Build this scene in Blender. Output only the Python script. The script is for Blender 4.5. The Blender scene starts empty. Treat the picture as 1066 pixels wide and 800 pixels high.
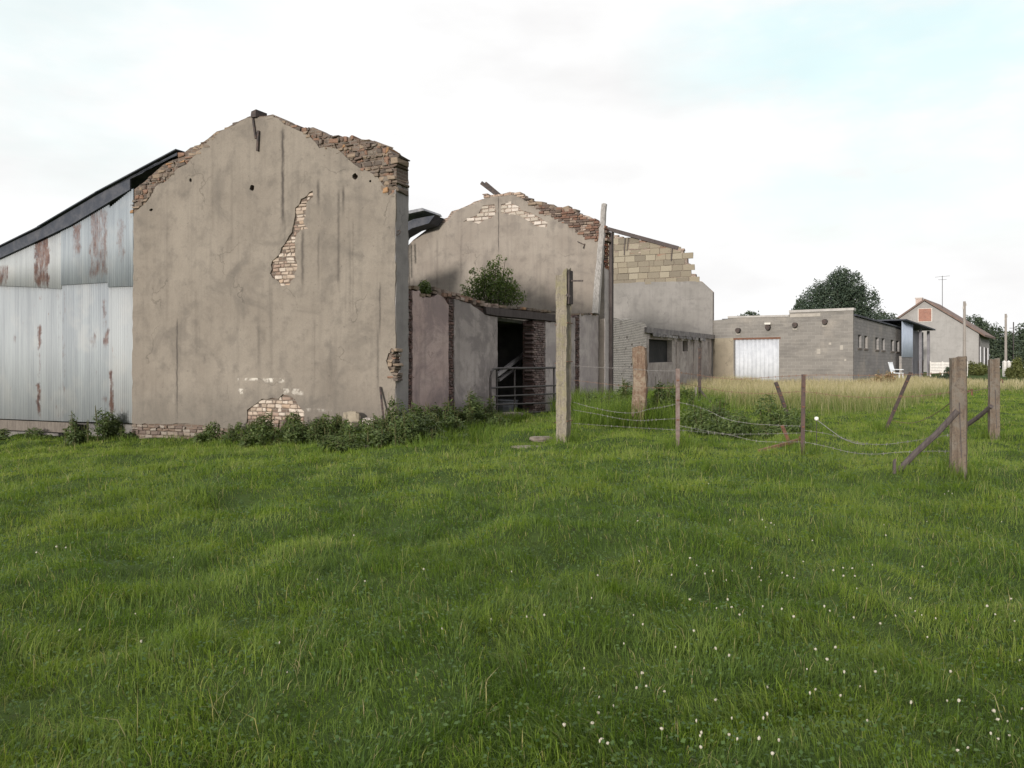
import bpy, math, random
import numpy as np
from mathutils import Vector, Matrix
from mathutils.geometry import tessellate_polygon

random.seed(7)
SC = bpy.context.scene
COL = SC.collection
R = math.radians

# ------------------------------------------------------------------ camera
F, EYE, CX, HY = 836.0, 1.5, 533.0, 383.0      # focal length in photo pixels, eye height, principal column, horizon row
cam_d = bpy.data.cameras.new('camera')
cam = bpy.data.objects.new('camera', cam_d)
COL.objects.link(cam)
cam.location = (0, 0, EYE)
cam.rotation_euler = (R(90), 0, 0)
cam_d.sensor_width = 36
cam_d.lens = F / 1066 * 36
cam_d.shift_y = (HY - 400) / 1066
cam_d.clip_start, cam_d.clip_end = 0.1, 6000
SC.camera = cam

# ------------------------------------------------------------------ light
SUN_AZ, SUN_EL = 25, 10                          # degrees left of straight behind the camera, degrees up
w = bpy.data.worlds.new('World'); SC.world = w; w.use_nodes = True
wn, wl = w.node_tree.nodes, w.node_tree.links
wn.clear()
wo = wn.new('ShaderNodeOutputWorld'); bg = wn.new('ShaderNodeBackground'); bg.inputs['Strength'].default_value = 0.1
sky = wn.new('ShaderNodeTexSky'); sky.sky_type = 'NISHITA'; sky.sun_disc = False
sky.sun_elevation = R(SUN_EL); sky.sun_rotation = R(180 + SUN_AZ)
tc = wn.new('ShaderNodeTexCoord')
nz = wn.new('ShaderNodeTexNoise'); nz.inputs['Scale'].default_value = 3.2; nz.inputs['Detail'].default_value = 7; nz.inputs['Roughness'].default_value = 0.58
mp = wn.new('ShaderNodeMapping'); mp.inputs['Scale'].default_value = (1, 1, 2.6); mp.inputs['Rotation'].default_value = (0, R(14), 0)
wl.new(tc.outputs['Generated'], mp.inputs['Vector']); wl.new(mp.outputs['Vector'], nz.inputs['Vector'])
def gap(direction, inner, outer):                 # a break in the cloud round one direction of the sky
    d = Vector(direction).normalized()
    dot = wn.new('ShaderNodeVectorMath'); dot.operation = 'DOT_PRODUCT'; dot.inputs[1].default_value = d
    wl.new(tc.outputs['Generated'], dot.inputs[0])
    mr = wn.new('ShaderNodeMapRange'); mr.interpolation_type = 'SMOOTHSTEP'
    mr.inputs['From Min'].default_value = math.cos(R(outer)); mr.inputs['From Max'].default_value = math.cos(R(inner))
    wl.new(dot.outputs['Value'], mr.inputs['Value'])
    return mr.outputs['Result']
def wmath(op, a, b):
    m = wn.new('ShaderNodeMath'); m.operation = op
    for i, v in enumerate((a, b)):
        if isinstance(v, (int, float)): m.inputs[i].default_value = v
        else: wl.new(v, m.inputs[i])
    return m.outputs[0]
def skydir(px, py): return ((px - CX) / F, 1, (HY - py) / F)
g1 = gap(skydir(930, 0), 3, 18)
g2 = wmath('MULTIPLY', gap(skydir(80, -20), 1, 15), 0.55)
gg = wmath('MAXIMUM', g1, g2)
mr = wn.new('ShaderNodeMapRange'); mr.interpolation_type = 'SMOOTHSTEP'
mr.inputs['From Min'].default_value = 0.41; mr.inputs['From Max'].default_value = 0.62
wl.new(nz.outputs['Fac'], mr.inputs['Value'])
open_ = wmath('MULTIPLY', gg, wmath('SUBTRACT', 1.15, mr.outputs['Result']))
rear = wmath('MULTIPLY', gap((0.62, -0.72, 0.3), 35, 92), 0.85)         # unseen rear sky dimmed to cut the fill on right-facing sides
thick = wmath('SUBTRACT', 1.0, wmath('MULTIPLY', open_, 0.46))
nz2 = wn.new('ShaderNodeTexNoise'); nz2.inputs['Scale'].default_value = 5; nz2.inputs['Detail'].default_value = 6
wl.new(mp.outputs['Vector'], nz2.inputs['Vector'])
cr = wn.new('ShaderNodeValToRGB')
cr.color_ramp.elements[0].position = 0.3; cr.color_ramp.elements[0].color = (0.87, 0.865, 0.865, 1)
cr.color_ramp.elements[1].position = 0.62; cr.color_ramp.elements[1].color = (1.0, 1.0, 1.0, 1)
wl.new(nz2.outputs['Fac'], cr.inputs['Fac'])
cs = wn.new('ShaderNodeVectorMath'); cs.operation = 'SCALE'
wl.new(wmath('MULTIPLY', wmath('ADD', 1.0, wmath('MULTIPLY', gap((0, 0, 1), 5, 68), 1.1)), 7.0), cs.inputs['Scale'])   # an overcast sky is brightest overhead
wl.new(cr.outputs['Color'], cs.inputs[0])
# thin veil over the open sky: the Nishita blue, lifted by bright haze
veil = wn.new('ShaderNodeVectorMath'); veil.operation = 'MULTIPLY_ADD'
veil.inputs[1].default_value = (1.0, 1.0, .85); veil.inputs[2].default_value = (2.3, 3.6, 3.4)
wl.new(sky.outputs['Color'], veil.inputs[0])
mx = wn.new('ShaderNodeMix'); mx.data_type = 'RGBA'
wl.new(thick, mx.inputs[0]); wl.new(veil.outputs[0], mx.inputs[6]); wl.new(cs.outputs[0], mx.inputs[7])
mx2 = wn.new('ShaderNodeMix'); mx2.data_type = 'RGBA'; mx2.inputs[7].default_value = (4.7, 4.55, 4.75, 1)   # grey cloud added out of view to weaken the rear fill
wl.new(rear, mx2.inputs[0]); wl.new(mx.outputs[2], mx2.inputs[6])
wl.new(mx2.outputs[2], bg.inputs['Color']); wl.new(bg.outputs[0], wo.inputs['Surface'])

sd = bpy.data.lights.new('sun', 'SUN'); sd.energy = 2.9; sd.angle = R(5); sd.color = (1, 0.93, 0.85)
sun = bpy.data.objects.new('sun', sd); COL.objects.link(sun)
S = Vector((-math.sin(R(SUN_AZ)) * math.cos(R(SUN_EL)), -math.cos(R(SUN_AZ)) * math.cos(R(SUN_EL)), math.sin(R(SUN_EL))))
sun.rotation_euler = S.to_track_quat('Z', 'Y').to_euler()
vs = SC.view_settings
vs.view_transform = 'Standard'; vs.look = 'None'; vs.gamma = 1; vs.exposure = 0.6; vs.use_curve_mapping = False
SC.cycles.use_denoising = True
SC.cycles.max_bounces = 6; SC.cycles.diffuse_bounces = 3; SC.cycles.glossy_bounces = 2
SC.cycles.transmission_bounces = 3; SC.cycles.caustics_reflective = False; SC.cycles.caustics_refractive = False

# ------------------------------------------------------------------ terrain
def _h(ix, iy, seed):
    v = np.sin(ix * 127.1 + iy * 311.7 + seed * 74.7) * 43758.5453
    return v - np.floor(v)
def vnoise(x, y, seed=0):
    x = np.asarray(x, float); y = np.asarray(y, float)
    ix, iy = np.floor(x), np.floor(y); fx, fy = x - ix, y - iy
    fx = fx * fx * (3 - 2 * fx); fy = fy * fy * (3 - 2 * fy)
    a, b, c, d = _h(ix, iy, seed), _h(ix + 1, iy, seed), _h(ix, iy + 1, seed), _h(ix + 1, iy + 1, seed)
    return a + (b - a) * fx + (c - a) * fy + (a - b - c + d) * fx * fy
def softplus(v, k): return np.log1p(np.exp(np.clip(v / k, -30, 30))) * k
def sstep(a, b, v):
    t = np.clip((np.asarray(v, float) - a) / (b - a), 0, 1); return t * t * (3 - 2 * t)
def terrain(x, y, bumps=True):
    x = np.asarray(x, float); y = np.asarray(y, float)
    z = -np.minimum(0.061 * softplus(-x - 5, 1.0), 1.6)
    z = z + np.minimum(0.022 * softplus(y - 38, 3.0), 1.25)
    z = z - 0.22 * np.exp(-((y - 20) / 4.5) ** 2) * sstep(1.0, -3.5, x)
    if bumps:
        fade = 1 - sstep(25, 60, y)
        z = z + fade * (0.13 * (vnoise(x * .45, y * .45, 1) - .5) + 0.13 * (vnoise(x * 1.3, y * 1.3, 2) - .5) + 0.15 * (vnoise(x * 2.3, y * 2.3, 3) - .5))
        z = z + (1 - fade) * 0.25 * (vnoise(x * .12, y * .12, 4) - .5)
    return z
def T(x, y, bumps=True): return float(terrain(x, y, bumps))
def G(px, py):                                   # where the ray through a photo pixel meets the ground
    rx, rz = (px - CX) / F, (HY - py) / F
    y = 2.0
    while y < 400:
        if EYE + rz * y <= T(rx * y, y): break
        y += 0.05
    return Vector((rx * y, y, T(rx * y, y)))
def P(px, py, y): return Vector(((px - CX) / F * y, y, EYE + (HY - py) / F * y))

# ------------------------------------------------------------------ object helpers
def tag(o, label=None, cat=None, group=None, kind=None):
    if label: o['label'] = label
    if cat: o['category'] = cat
    if group: o['group'] = group
    if kind: o['kind'] = kind
    return o
def thing(name, label, cat, loc=(0, 0, 0), rz=0, group=None):
    o = bpy.data.objects.new(name, None); o.empty_display_size = 0.2
    COL.objects.link(o); o.location = loc; o.rotation_euler = (0, 0, rz)
    return tag(o, label, cat, group)
def mesh_obj(name, V, Fc, mat, parent=None, smooth=False):
    me = bpy.data.meshes.new(name)
    me.from_pydata([tuple(v) for v in V], [], Fc); me.validate(); me.update()
    if smooth: me.polygons.foreach_set('use_smooth', [True] * len(me.polygons))
    o = bpy.data.objects.new(name, me); COL.objects.link(o)
    if mat: me.materials.append(mat)
    o.parent = parent
    return o
def tri_mesh(name, V, tris, mat, parent=None, attrs=None, smooth=False):
    me = bpy.data.meshes.new(name)
    V = np.ascontiguousarray(V, dtype=np.float32); tris = np.ascontiguousarray(tris, dtype=np.int32)
    me.vertices.add(len(V)); me.vertices.foreach_set('co', V.ravel())
    me.loops.add(tris.size); me.loops.foreach_set('vertex_index', tris.ravel())
    me.polygons.add(len(tris)); me.polygons.foreach_set('loop_start', np.arange(0, tris.size, 3, dtype=np.int32))
    if smooth: me.polygons.foreach_set('use_smooth', np.ones(len(tris), dtype=bool))
    for k, a in (attrs or {}).items():
        at = me.attributes.new(k, 'FLOAT', 'POINT'); at.data.foreach_set('value', np.ascontiguousarray(a, dtype=np.float32))
    me.update(calc_edges=True)
    o = bpy.data.objects.new(name, me); COL.objects.link(o); me.materials.append(mat); o.parent = parent
    return o
def copy_tree(o, parent=None):
    c = o.copy(); COL.objects.link(c); c.parent = parent
    for ch in list(o.children): copy_tree(ch, c)
    return c
class MB:
    def __init__(s): s.V, s.F, s.cut = [], [], []
    def add(s, V, Fc):
        b = len(s.V); s.cut.append((b, len(s.F))); s.V += [tuple(v) for v in V]; s.F += [tuple(i + b for i in f) for f in Fc]; return s
    BOXF = [(0, 3, 2, 1), (4, 5, 6, 7), (0, 1, 5, 4), (1, 2, 6, 5), (2, 3, 7, 6), (3, 0, 4, 7)]
    def box(s, x0, x1, y0, y1, z0, z1, j=0.0, rng=random):
        V = [(x0, y0, z0), (x1, y0, z0), (x1, y1, z0), (x0, y1, z0), (x0, y0, z1), (x1, y0, z1), (x1, y1, z1), (x0, y1, z1)]
        if j: V = [tuple(c + rng.uniform(-j, j) for c in v) for v in V]
        return s.add(V, MB.BOXF)
    def stone(s, x0, x1, y0, y1, z0, z1, ch, j, rng):    # block with worn edges: every corner becomes three points
        V = []; Fc = []; I = {}
        for cx in (0, 1):
            for cy in (0, 1):
                for cz in (0, 1):
                    c = [(x0, x1)[cx], (y0, y1)[cy], (z0, z1)[cz]]; sg = [1 - 2 * cx, 1 - 2 * cy, 1 - 2 * cz]
                    jj = [rng.uniform(-j, j) for _ in c]; k = ch * rng.uniform(.5, 1.5)
                    for ax in range(3):          # the point lying on the face whose normal is ax
                        I[cx, cy, cz, ax] = len(V); V.append(tuple(c[q] + jj[q] + (0 if q == ax else sg[q] * k) for q in range(3)))
        for ax in range(3):
            u, v = (ax + 1) % 3, (ax + 2) % 3
            def ix(a, b, c, t): q = [0, 0, 0]; q[ax], q[u], q[v] = a, b, c; return I[q[0], q[1], q[2], t]
            for a in (0, 1):
                f = [ix(a, 0, 0, ax), ix(a, 1, 0, ax), ix(a, 1, 1, ax), ix(a, 0, 1, ax)]; Fc.append(tuple(f if a else f[::-1]))
            for b in (0, 1):
                for c in (0, 1):                 # edge running along ax, between the faces u and v
                    f = [ix(0, b, c, u), ix(1, b, c, u), ix(1, b, c, v), ix(0, b, c, v)]; Fc.append(tuple(f if b == c else f[::-1]))
        for cx in (0, 1):
            for cy in (0, 1):
                for cz in (0, 1):
                    f = [I[cx, cy, cz, q] for q in range(3)]; Fc.append(tuple(f if (cx + cy + cz) % 2 else f[::-1]))
        return s.add(V, Fc)
    def bar(s, a, b, w, h=None, up=(0, 0, 1)):
        a, b = Vector(a), Vector(b); h = h or w
        d = (b - a).normalized(); u = Vector(up)
        if abs(d.dot(u)) > .97: u = Vector((0, 1, 0))
        x = d.cross(u).normalized(); y = x.cross(d).normalized()
        V = [p + x * sx * w / 2 + y * sy * h / 2 for p in (a, b) for sx, sy in ((-1, -1), (1, -1), (1, 1), (-1, 1))]
        return s.add(V, MB.BOXF)
    def tube(s, pts, r, n=6, caps=True):
        pts = [Vector(p) for p in pts]; rs = r if isinstance(r, (list, tuple)) else [r] * len(pts)
        V, Fc = [], []
        for i, p in enumerate(pts):
            d = (pts[min(i + 1, len(pts) - 1)] - pts[max(i - 1, 0)]).normalized()
            u = Vector((0, 0, 1)) if abs(d.z) < .9 else Vector((0, 1, 0))
            x = d.cross(u).normalized(); y = x.cross(d)
            V += [p + (x * math.cos(2 * math.pi * k / n) + y * math.sin(2 * math.pi * k / n)) * rs[i] for k in range(n)]
        for i in range(len(pts) - 1):
            for k in range(n):
                a, b = i * n + k, i * n + (k + 1) % n
                Fc.append((a, b, b + n, a + n))
        if caps: Fc += [tuple(range(n - 1, -1, -1)), tuple(range((len(pts) - 1) * n, len(pts) * n))]
        return s.add(V, Fc)
    def prism(s, outer, holes, y0, y1):
        loops = [list(outer)] + [list(h) for h in holes]
        flat = [p for l in loops for p in l]; n = len(flat)
        V = [(p[0], y0, p[1]) for p in flat] + [(p[0], y1, p[1]) for p in flat]
        tris = tessellate_polygon([[Vector((p[0], p[1], 0)) for p in l] for l in loops])
        Fc = []
        for a, b, c in tris:
            A, B, Cc = flat[a], flat[b], flat[c]
            if (B[0] - A[0]) * (Cc[1] - A[1]) - (B[1] - A[1]) * (Cc[0] - A[0]) < 0: b, c = c, b
            Fc += [(a, b, c), (a + n, c + n, b + n)]
        k = 0
        for li, l in enumerate(loops):
            m = len(l); ar = sum(l[i][0] * l[(i + 1) % m][1] - l[(i + 1) % m][0] * l[i][1] for i in range(m))
            ccw = (ar > 0) == (li == 0)
            for i in range(m):
                a, b = k + i, k + (i + 1) % m
                Fc.append((a, a + n, b + n, b) if ccw else (b, b + n, a + n, a))
            k += m
        return s.add(V, Fc)
    def obj(s, name, mat, parent=None, smooth=False): return mesh_obj(name, s.V, s.F, mat, parent, smooth)
    def each(s, name, mat, parent=None):         # every piece added becomes an object of its own
        c = s.cut + [(len(s.V), len(s.F))]
        return [mesh_obj(name, s.V[v0:v1], [tuple(i - v0 for i in f) for f in s.F[f0:f1]], mat, parent) for (v0, f0), (v1, f1) in zip(c[:-1], c[1:])]

class Frame:                                     # a vertical plane: local x runs along it, local y away from the viewer, z up
    def __init__(s, origin, ang):                # ang: heading of local x, degrees from +X
        s.o = Vector((origin[0], origin[1])); s.ang = ang
        s.d = Vector((math.cos(R(ang)), math.sin(R(ang)))); s.n = Vector((-s.d.y, s.d.x))
    def h(s, px, py, depth=0.0):
        o = s.o + s.n * depth; r = (px - CX) / F
        t = (r * o.y - o.x) / (s.d.x - r * s.d.y); y = o.y + t * s.d.y
        return (t, EYE + (HY - py) / F * y)
    def poly(s, pts, depth=0.0): return [s.h(p[0], p[1], depth) for p in pts]
    def w(s, x, y, z=0): v = s.o + s.d * x + s.n * y; return Vector((v.x, v.y, z))
    def root(s, name, label, cat, group=None): return thing(name, label, cat, (s.o.x, s.o.y, 0), R(s.ang), group)
    def local(s, X, Y): dx, dy = X - s.o.x, Y - s.o.y; return dx * s.d.x + dy * s.d.y, dx * s.n.x + dy * s.n.y

def rough(poly, step, amp, seed=0, closed=True, keep=None):   # crumbled edge: subdivide and shake a polygon
    rg = random.Random(seed); out = []; n = len(poly)
    for i in range(n if closed else n - 1):
        a, b = poly[i], poly[(i + 1) % n]; L = math.hypot(b[0] - a[0], b[1] - a[1])
        straight = keep and keep(a, b)
        k = 1 if straight else max(1, int(L / step))
        nx, nz_ = (-(b[1] - a[1]) / L, (b[0] - a[0]) / L) if L > 1e-6 else (0, 0)
        for q in range(k):
            t = q / k; e = 0 if (straight or (q == 0 and keep)) else rg.uniform(-amp, amp)
            out.append((a[0] + (b[0] - a[0]) * t + nx * e, a[1] + (b[1] - a[1]) * t + nz_ * e))
    if not closed: out.append(poly[-1])
    return out
def inside(p, poly):
    c = False; n = len(poly); j = n - 1
    for i in range(n):
        a, b = poly[i], poly[j]
        if (a[1] > p[1]) != (b[1] > p[1]) and p[0] < (b[0] - a[0]) * (p[1] - a[1]) / (b[1] - a[1]) + a[0]: c = not c
        j = i
    return c
def bricks(poly, bw, bh, y0, y1, gap_=0.012, jit=0.006, skip=0.0, dep=0.02, seed=0, vary=0.0):
    rg = random.Random(seed); m = MB()
    xs = [p[0] for p in poly]; zs = [p[1] for p in poly]
    z = min(zs); row = 0
    while z < max(zs):
        hh = bh * (1 + rg.uniform(-vary, vary)); x = min(xs) - (bw / 2 if row % 2 else 0)
        while x < max(xs):
            ww = bw * (1 + rg.uniform(-vary, vary)) * (0.5 if rg.random() < vary else 1)
            if inside((x + ww / 2, z + hh / 2), poly) and rg.random() > skip:
                e = rg.uniform(-dep, dep)
                m.stone(x, x + ww - gap_, y0 + e, y1, z, z + hh - gap_, min(min(ww, hh) * .13, .015), jit, rg)
            x += ww
        z += hh; row += 1
    return m

# ------------------------------------------------------------------ materials
class Mat:
    def __init__(s, name, rough_=0.9, spec=0.25):
        s.m = bpy.data.materials.new(name); s.m.use_nodes = True
        s.t = s.m.node_tree; s.b = s.t.nodes['Principled BSDF']; s.out = s.t.nodes['Material Output']
        s.b.inputs['Roughness'].default_value = rough_; s.b.inputs['Specular IOR Level'].default_value = spec
        s.tc = s.n('ShaderNodeTexCoord'); s.co = s.tc.outputs['Object']
        sp = s.n('ShaderNodeSeparateXYZ'); s.l(s.co, sp.inputs[0]); s.x, s.y, s.z = sp.outputs
    def n(s, k): return s.t.nodes.new(k)
    def l(s, a, b): s.t.links.new(a, b)
    def put(s, sock, v):
        if isinstance(v, bpy.types.NodeSocket): s.l(v, sock)
        elif isinstance(v, (tuple, list)): sock.default_value = tuple(v) + ((1,) if len(v) == 3 and len(sock.default_value) == 4 else ())
        else: sock.default_value = v
    def scl(s, v, k):
        m = s.n('ShaderNodeVectorMath'); m.operation = 'MULTIPLY'; s.put(m.inputs[0], v); m.inputs[1].default_value = k; return m.outputs[0]
    def noise(s, scale, detail=4, rough_=0.55, stretch=None, vec=None, dist=0):
        m = s.n('ShaderNodeTexNoise'); v = vec or s.co
        if stretch: v = s.scl(v, stretch)
        s.l(v, m.inputs['Vector']); m.inputs['Scale'].default_value = scale; m.inputs['Detail'].default_value = detail
        m.inputs['Roughness'].default_value = rough_; m.inputs['Distortion'].default_value = dist
        return m.outputs['Fac']
    def math(s, op, a, b=0.0, clamp=False):
        m = s.n('ShaderNodeMath'); m.operation = op; m.use_clamp = clamp; s.put(m.inputs[0], a); s.put(m.inputs[1], b); return m.outputs[0]
    def mr(s, v, a, b, c=0.0, d=1.0):
        m = s.n('ShaderNodeMapRange'); m.interpolation_type = 'SMOOTHSTEP'; s.put(m.inputs['Value'], v)
        for k, q in (('From Min', a), ('From Max', b), ('To Min', c), ('To Max', d)): m.inputs[k].default_value = q
        return m.outputs['Result']
    def mix(s, f, a, b, mode='MIX'):
        m = s.n('ShaderNodeMix'); m.data_type = 'RGBA'; m.blend_type = mode
        s.put(m.inputs[0], f); s.put(m.inputs[6], a); s.put(m.inputs[7], b); return m.outputs[2]
    def ramp(s, f, stops, mode='LINEAR'):
        m = s.n('ShaderNodeValToRGB'); e = m.color_ramp.elements; m.color_ramp.interpolation = mode
        while len(e) < len(stops): e.new(0.5)
        for q, (p, c) in zip(e, stops): q.position = p; q.color = tuple(c) + (1,)
        s.put(m.inputs[0], f); return m.outputs[0]
    def island(s):
        return s.n('ShaderNodeNewGeometry').outputs['Random Per Island']
    def bump(s, h, strength=0.4, dist=0.02):
        m = s.n('ShaderNodeBump'); m.inputs['Strength'].default_value = strength; m.inputs['Distance'].default_value = dist
        s.put(m.inputs['Height'], h); s.l(m.outputs[0], s.b.inputs['Normal'])
    def col(s, c): s.put(s.b.inputs['Base Color'], c); return s
    def box(s, x0, x1, z0, z1, sx, sz, wob=None):   # soft-edged rectangle on the wall, 0..1
        x = s.math('ADD', s.x, wob) if wob is not None else s.x
        a = s.math('MULTIPLY', s.mr(x, x0 - sx, x0 + sx), s.mr(x, x1 + sx, x1 - sx))
        b = s.math('MULTIPLY', s.mr(s.z, z0 - sz, z0 + sz), s.mr(s.z, z1 + sz * .4, z1 - sz * .4))
        return s.math('MULTIPLY', a, b)

def brick_tex(m, bw, bh, c1, c2, mortar, msize=0.012, off=0.5):
    v = m.n('ShaderNodeCombineXYZ'); m.l(m.math('ADD', m.x, m.y), v.inputs[0]); m.l(m.z, v.inputs[1])
    wob = m.n('ShaderNodeTexNoise'); m.l(m.co, wob.inputs['Vector']); wob.inputs['Scale'].default_value = 6; wob.inputs['Detail'].default_value = 3
    ad = m.n('ShaderNodeVectorMath'); ad.operation = 'MULTIPLY_ADD'; m.l(wob.outputs['Color'], ad.inputs[0]); ad.inputs[1].default_value = (.025, .025, 0); m.l(v.outputs[0], ad.inputs[2])
    b = m.n('ShaderNodeTexBrick'); m.l(ad.outputs[0], b.inputs['Vector'])
    b.inputs['Scale'].default_value = 1; b.inputs['Brick Width'].default_value = bw; b.inputs['Row Height'].default_value = bh
    b.inputs['Mortar Size'].default_value = msize; b.inputs['Mortar Smooth'].default_value = 0.3; b.inputs['Bias'].default_value = 0; b.offset = off
    m.put(b.inputs['Color1'], c1); m.put(b.inputs['Color2'], c2); m.put(b.inputs['Mortar'], mortar)
    return b

def m_plaster(name, base, dark, light, fr=None, streaks=(), scars_shadow=(), tint=None):
    m = Mat(name, 0.92, 0.15)
    big = m.noise(0.55, 5, .6); mid = m.noise(2.3, 6, .65); fine = m.noise(28, 5, .7)
    run = m.noise(1.0, 5, .62, stretch=(5.5, 5.5, .28))
    c = m.mix(m.mr(big, .35, .68), base, light)
    c = m.mix(m.math('MULTIPLY', m.mr(run, .45, .75), .34), c, dark)
    c = m.mix(m.math('MULTIPLY', m.mr(mid, .48, .70), .5), c, dark)
    c = m.mix(m.math('MULTIPLY', m.mr(m.noise(.8, 5, .65, dist=.8), .5, .66), .45), c, dark)
    if tint: c = m.mix(m.math('MULTIPLY', m.mr(m.noise(.9, 6, .7, dist=.6), .45, .6), .8), c, tint)
    lift = m.noise(1.0, 2, .5, stretch=(.12, .12, 2.2))
    c = m.mix(m.math('MULTIPLY', m.mr(lift, .58, .66), .22), c, light)
    c = m.mix(m.math('MULTIPLY', m.mr(fine, .35, .7), .22), c, dark)
    pits = m.mr(m.noise(16, 2, .5), .70, .74)
    c = m.mix(m.math('MULTIPLY', pits, .5), c, dark)
    vo = m.n('ShaderNodeTexVoronoi'); vo.feature = 'DISTANCE_TO_EDGE'; vo.inputs['Scale'].default_value = .42
    wv = m.n('ShaderNodeTexNoise'); m.l(m.co, wv.inputs['Vector']); wv.inputs['Scale'].default_value = 2.2; wv.inputs['Detail'].default_value = 6
    va = m.n('ShaderNodeVectorMath'); va.operation = 'MULTIPLY_ADD'; m.l(wv.outputs['Color'], va.inputs[0]); va.inputs[1].default_value = (.9, .9, .9); m.l(m.co, va.inputs[2]); m.l(va.outputs[0], vo.inputs['Vector'])
    hair = m.math('MULTIPLY', m.mr(vo.outputs['Distance'], .010, .002), m.mr(m.noise(.7, 3, .5), .52, .62))
    c = m.mix(m.math('MULTIPLY', hair, .38), c, (dark[0] * .4, dark[1] * .4, dark[2] * .4))
    damp = m.mr(m.math('ADD', m.z, m.math('MULTIPLY', m.noise(1.1, 5, .65, stretch=(1.6, 1.6, .5)), -1.7)), .35, -.75)
    c = m.mix(m.math('MULTIPLY', damp, .5), c, (dark[0] * .85, dark[1] * .87, dark[2] * .88))
    wob = m.math('MULTIPLY', m.math('SUBTRACT', m.noise(2.2, 3, .6, stretch=(.3, .3, 1.6)), .5), .08)
    br = m.mr(m.noise(7, 4, .7, stretch=(2, 2, .4)), .2, .55, .35, 1.0)
    for px, p0, p1, wpx, k in streaks:
        x, z1 = fr.h(px, p0); _, z0 = fr.h(px, p1); hw = wpx / 38 / 2
        bx = m.math('MULTIPLY', m.box(x - hw * .5, x + hw * .5, z0, z1, hw * .8, .35, wob), m.math('MULTIPLY', br, k), True)
        c = m.mix(bx, c, (dark[0] * .30, dark[1] * .29, dark[2] * .32))
    for x0, x1, y0, y1, k in scars_shadow:
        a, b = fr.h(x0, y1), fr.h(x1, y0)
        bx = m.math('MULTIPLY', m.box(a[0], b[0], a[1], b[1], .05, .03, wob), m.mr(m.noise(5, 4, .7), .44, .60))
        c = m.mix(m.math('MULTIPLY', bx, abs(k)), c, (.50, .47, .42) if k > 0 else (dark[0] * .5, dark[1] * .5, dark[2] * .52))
    m.col(c)
    m.bump(m.math('ADD', m.math('MULTIPLY', fine, .35), m.math('ADD', mid, m.math('MULTIPLY', pits, -.6))), .5, .03)
    return m.m
def m_bricks(name, stops, rough_=.92, mortar_noise=.35):   # real bricks, one colour each
    m = Mat(name, rough_, .15)
    c = m.ramp(m.island(), stops, 'CONSTANT')
    n = m.noise(14, 5, .7)
    c = m.mix(m.math('MULTIPLY', m.mr(n, .45, .7), mortar_noise), c, (.09, .08, .07))
    m.col(c); m.bump(n, .6, .02)
    return m.m
def m_brickwall(name, c1, c2, mortar, bw=.23, bh=.078, dirt=(.05, .045, .04), dk=.5, white=None):
    m = Mat(name, .93, .12)
    b = brick_tex(m, bw, bh, c1, c2, mortar)
    c = b.outputs['Color']
    if white: c = m.mix(m.math('MULTIPLY', m.math('MULTIPLY', m.mr(m.noise(1.6, 6, .72), .30, .5), .92), m.math('SUBTRACT', 1.0, m.math('MULTIPLY', b.outputs['Fac'], .8))), c, white)
    c = m.mix(m.math('MULTIPLY', m.mr(m.noise(3, 6, .7), .45, .72), dk), c, dirt)
    m.col(c); m.bump(m.math('SUBTRACT', m.math('MULTIPLY', m.noise(22, 4, .7), .5), b.outputs['Fac']), .7, .03)
    return m.m
def m_wood(name, a, b, lichen=None, scale=1.0):
    m = Mat(name, .9, .15)
    g = m.noise(9 * scale, 6, .7, stretch=(3, 3, .18)); k = m.noise(2.5, 5, .65)
    c = m.mix(m.mr(g, .32, .66), a, b)
    c = m.mix(m.math('MULTIPLY', m.mr(g, .60, .66), .6), c, (a[0] * .3, a[1] * .3, a[2] * .3))
    if lichen: c = m.mix(m.math('MULTIPLY', m.mr(m.noise(34, 4, .75), .5, .62), .55), c, (a[0] * .55, a[1] * .6, a[2] * .75))
    if lichen: c = m.mix(m.math('MULTIPLY', m.mr(m.noise(5, 6, .75), .46, .6), .75), c, lichen)
    c = m.mix(m.math('MULTIPLY', m.mr(k, .5, .75), .4), c, (a[0] * .5, a[1] * .5, a[2] * .5))
    m.col(c); m.bump(g, .7, .02)
    return m.m
def m_plain(name, a, b, rough_=.8, scale=6, metal=0.0, spec=.3, bmp=.2):
    m = Mat(name, rough_, spec); n = m.noise(scale, 6, .68)
    m.col(m.mix(m.mr(n, .38, .66), a, b)); m.b.inputs['Metallic'].default_value = metal; m.bump(n, bmp, .01)
    return m.m
def m_leaf(name, stops, transl=.35, attr=None, patches=None, spec=.25):
    m = Mat(name, .55, spec)
    if attr:
        a = m.n('ShaderNodeAttribute'); a.attribute_name = attr; f = a.outputs['Fac']
    else: f = m.island()
    c = m.ramp(f, stops)
    if patches: c = m.mix(m.math('MULTIPLY', m.mr(m.noise(patches[0], 4, .6), .42, .64), patches[2]), c, patches[1])
    m.col(c)
    tr = m.n('ShaderNodeBsdfTranslucent'); m.l(m.mix(1.0, c, (1.15, 1.2, .55), 'MULTIPLY'), tr.inputs['Color'])
    ms = m.n('ShaderNodeMixShader'); ms.inputs[0].default_value = transl
    m.l(m.b.outputs[0], ms.inputs[1]); m.l(tr.outputs[0], ms.inputs[2]); m.l(ms.outputs[0], m.out.inputs['Surface'])
    return m.m

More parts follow.
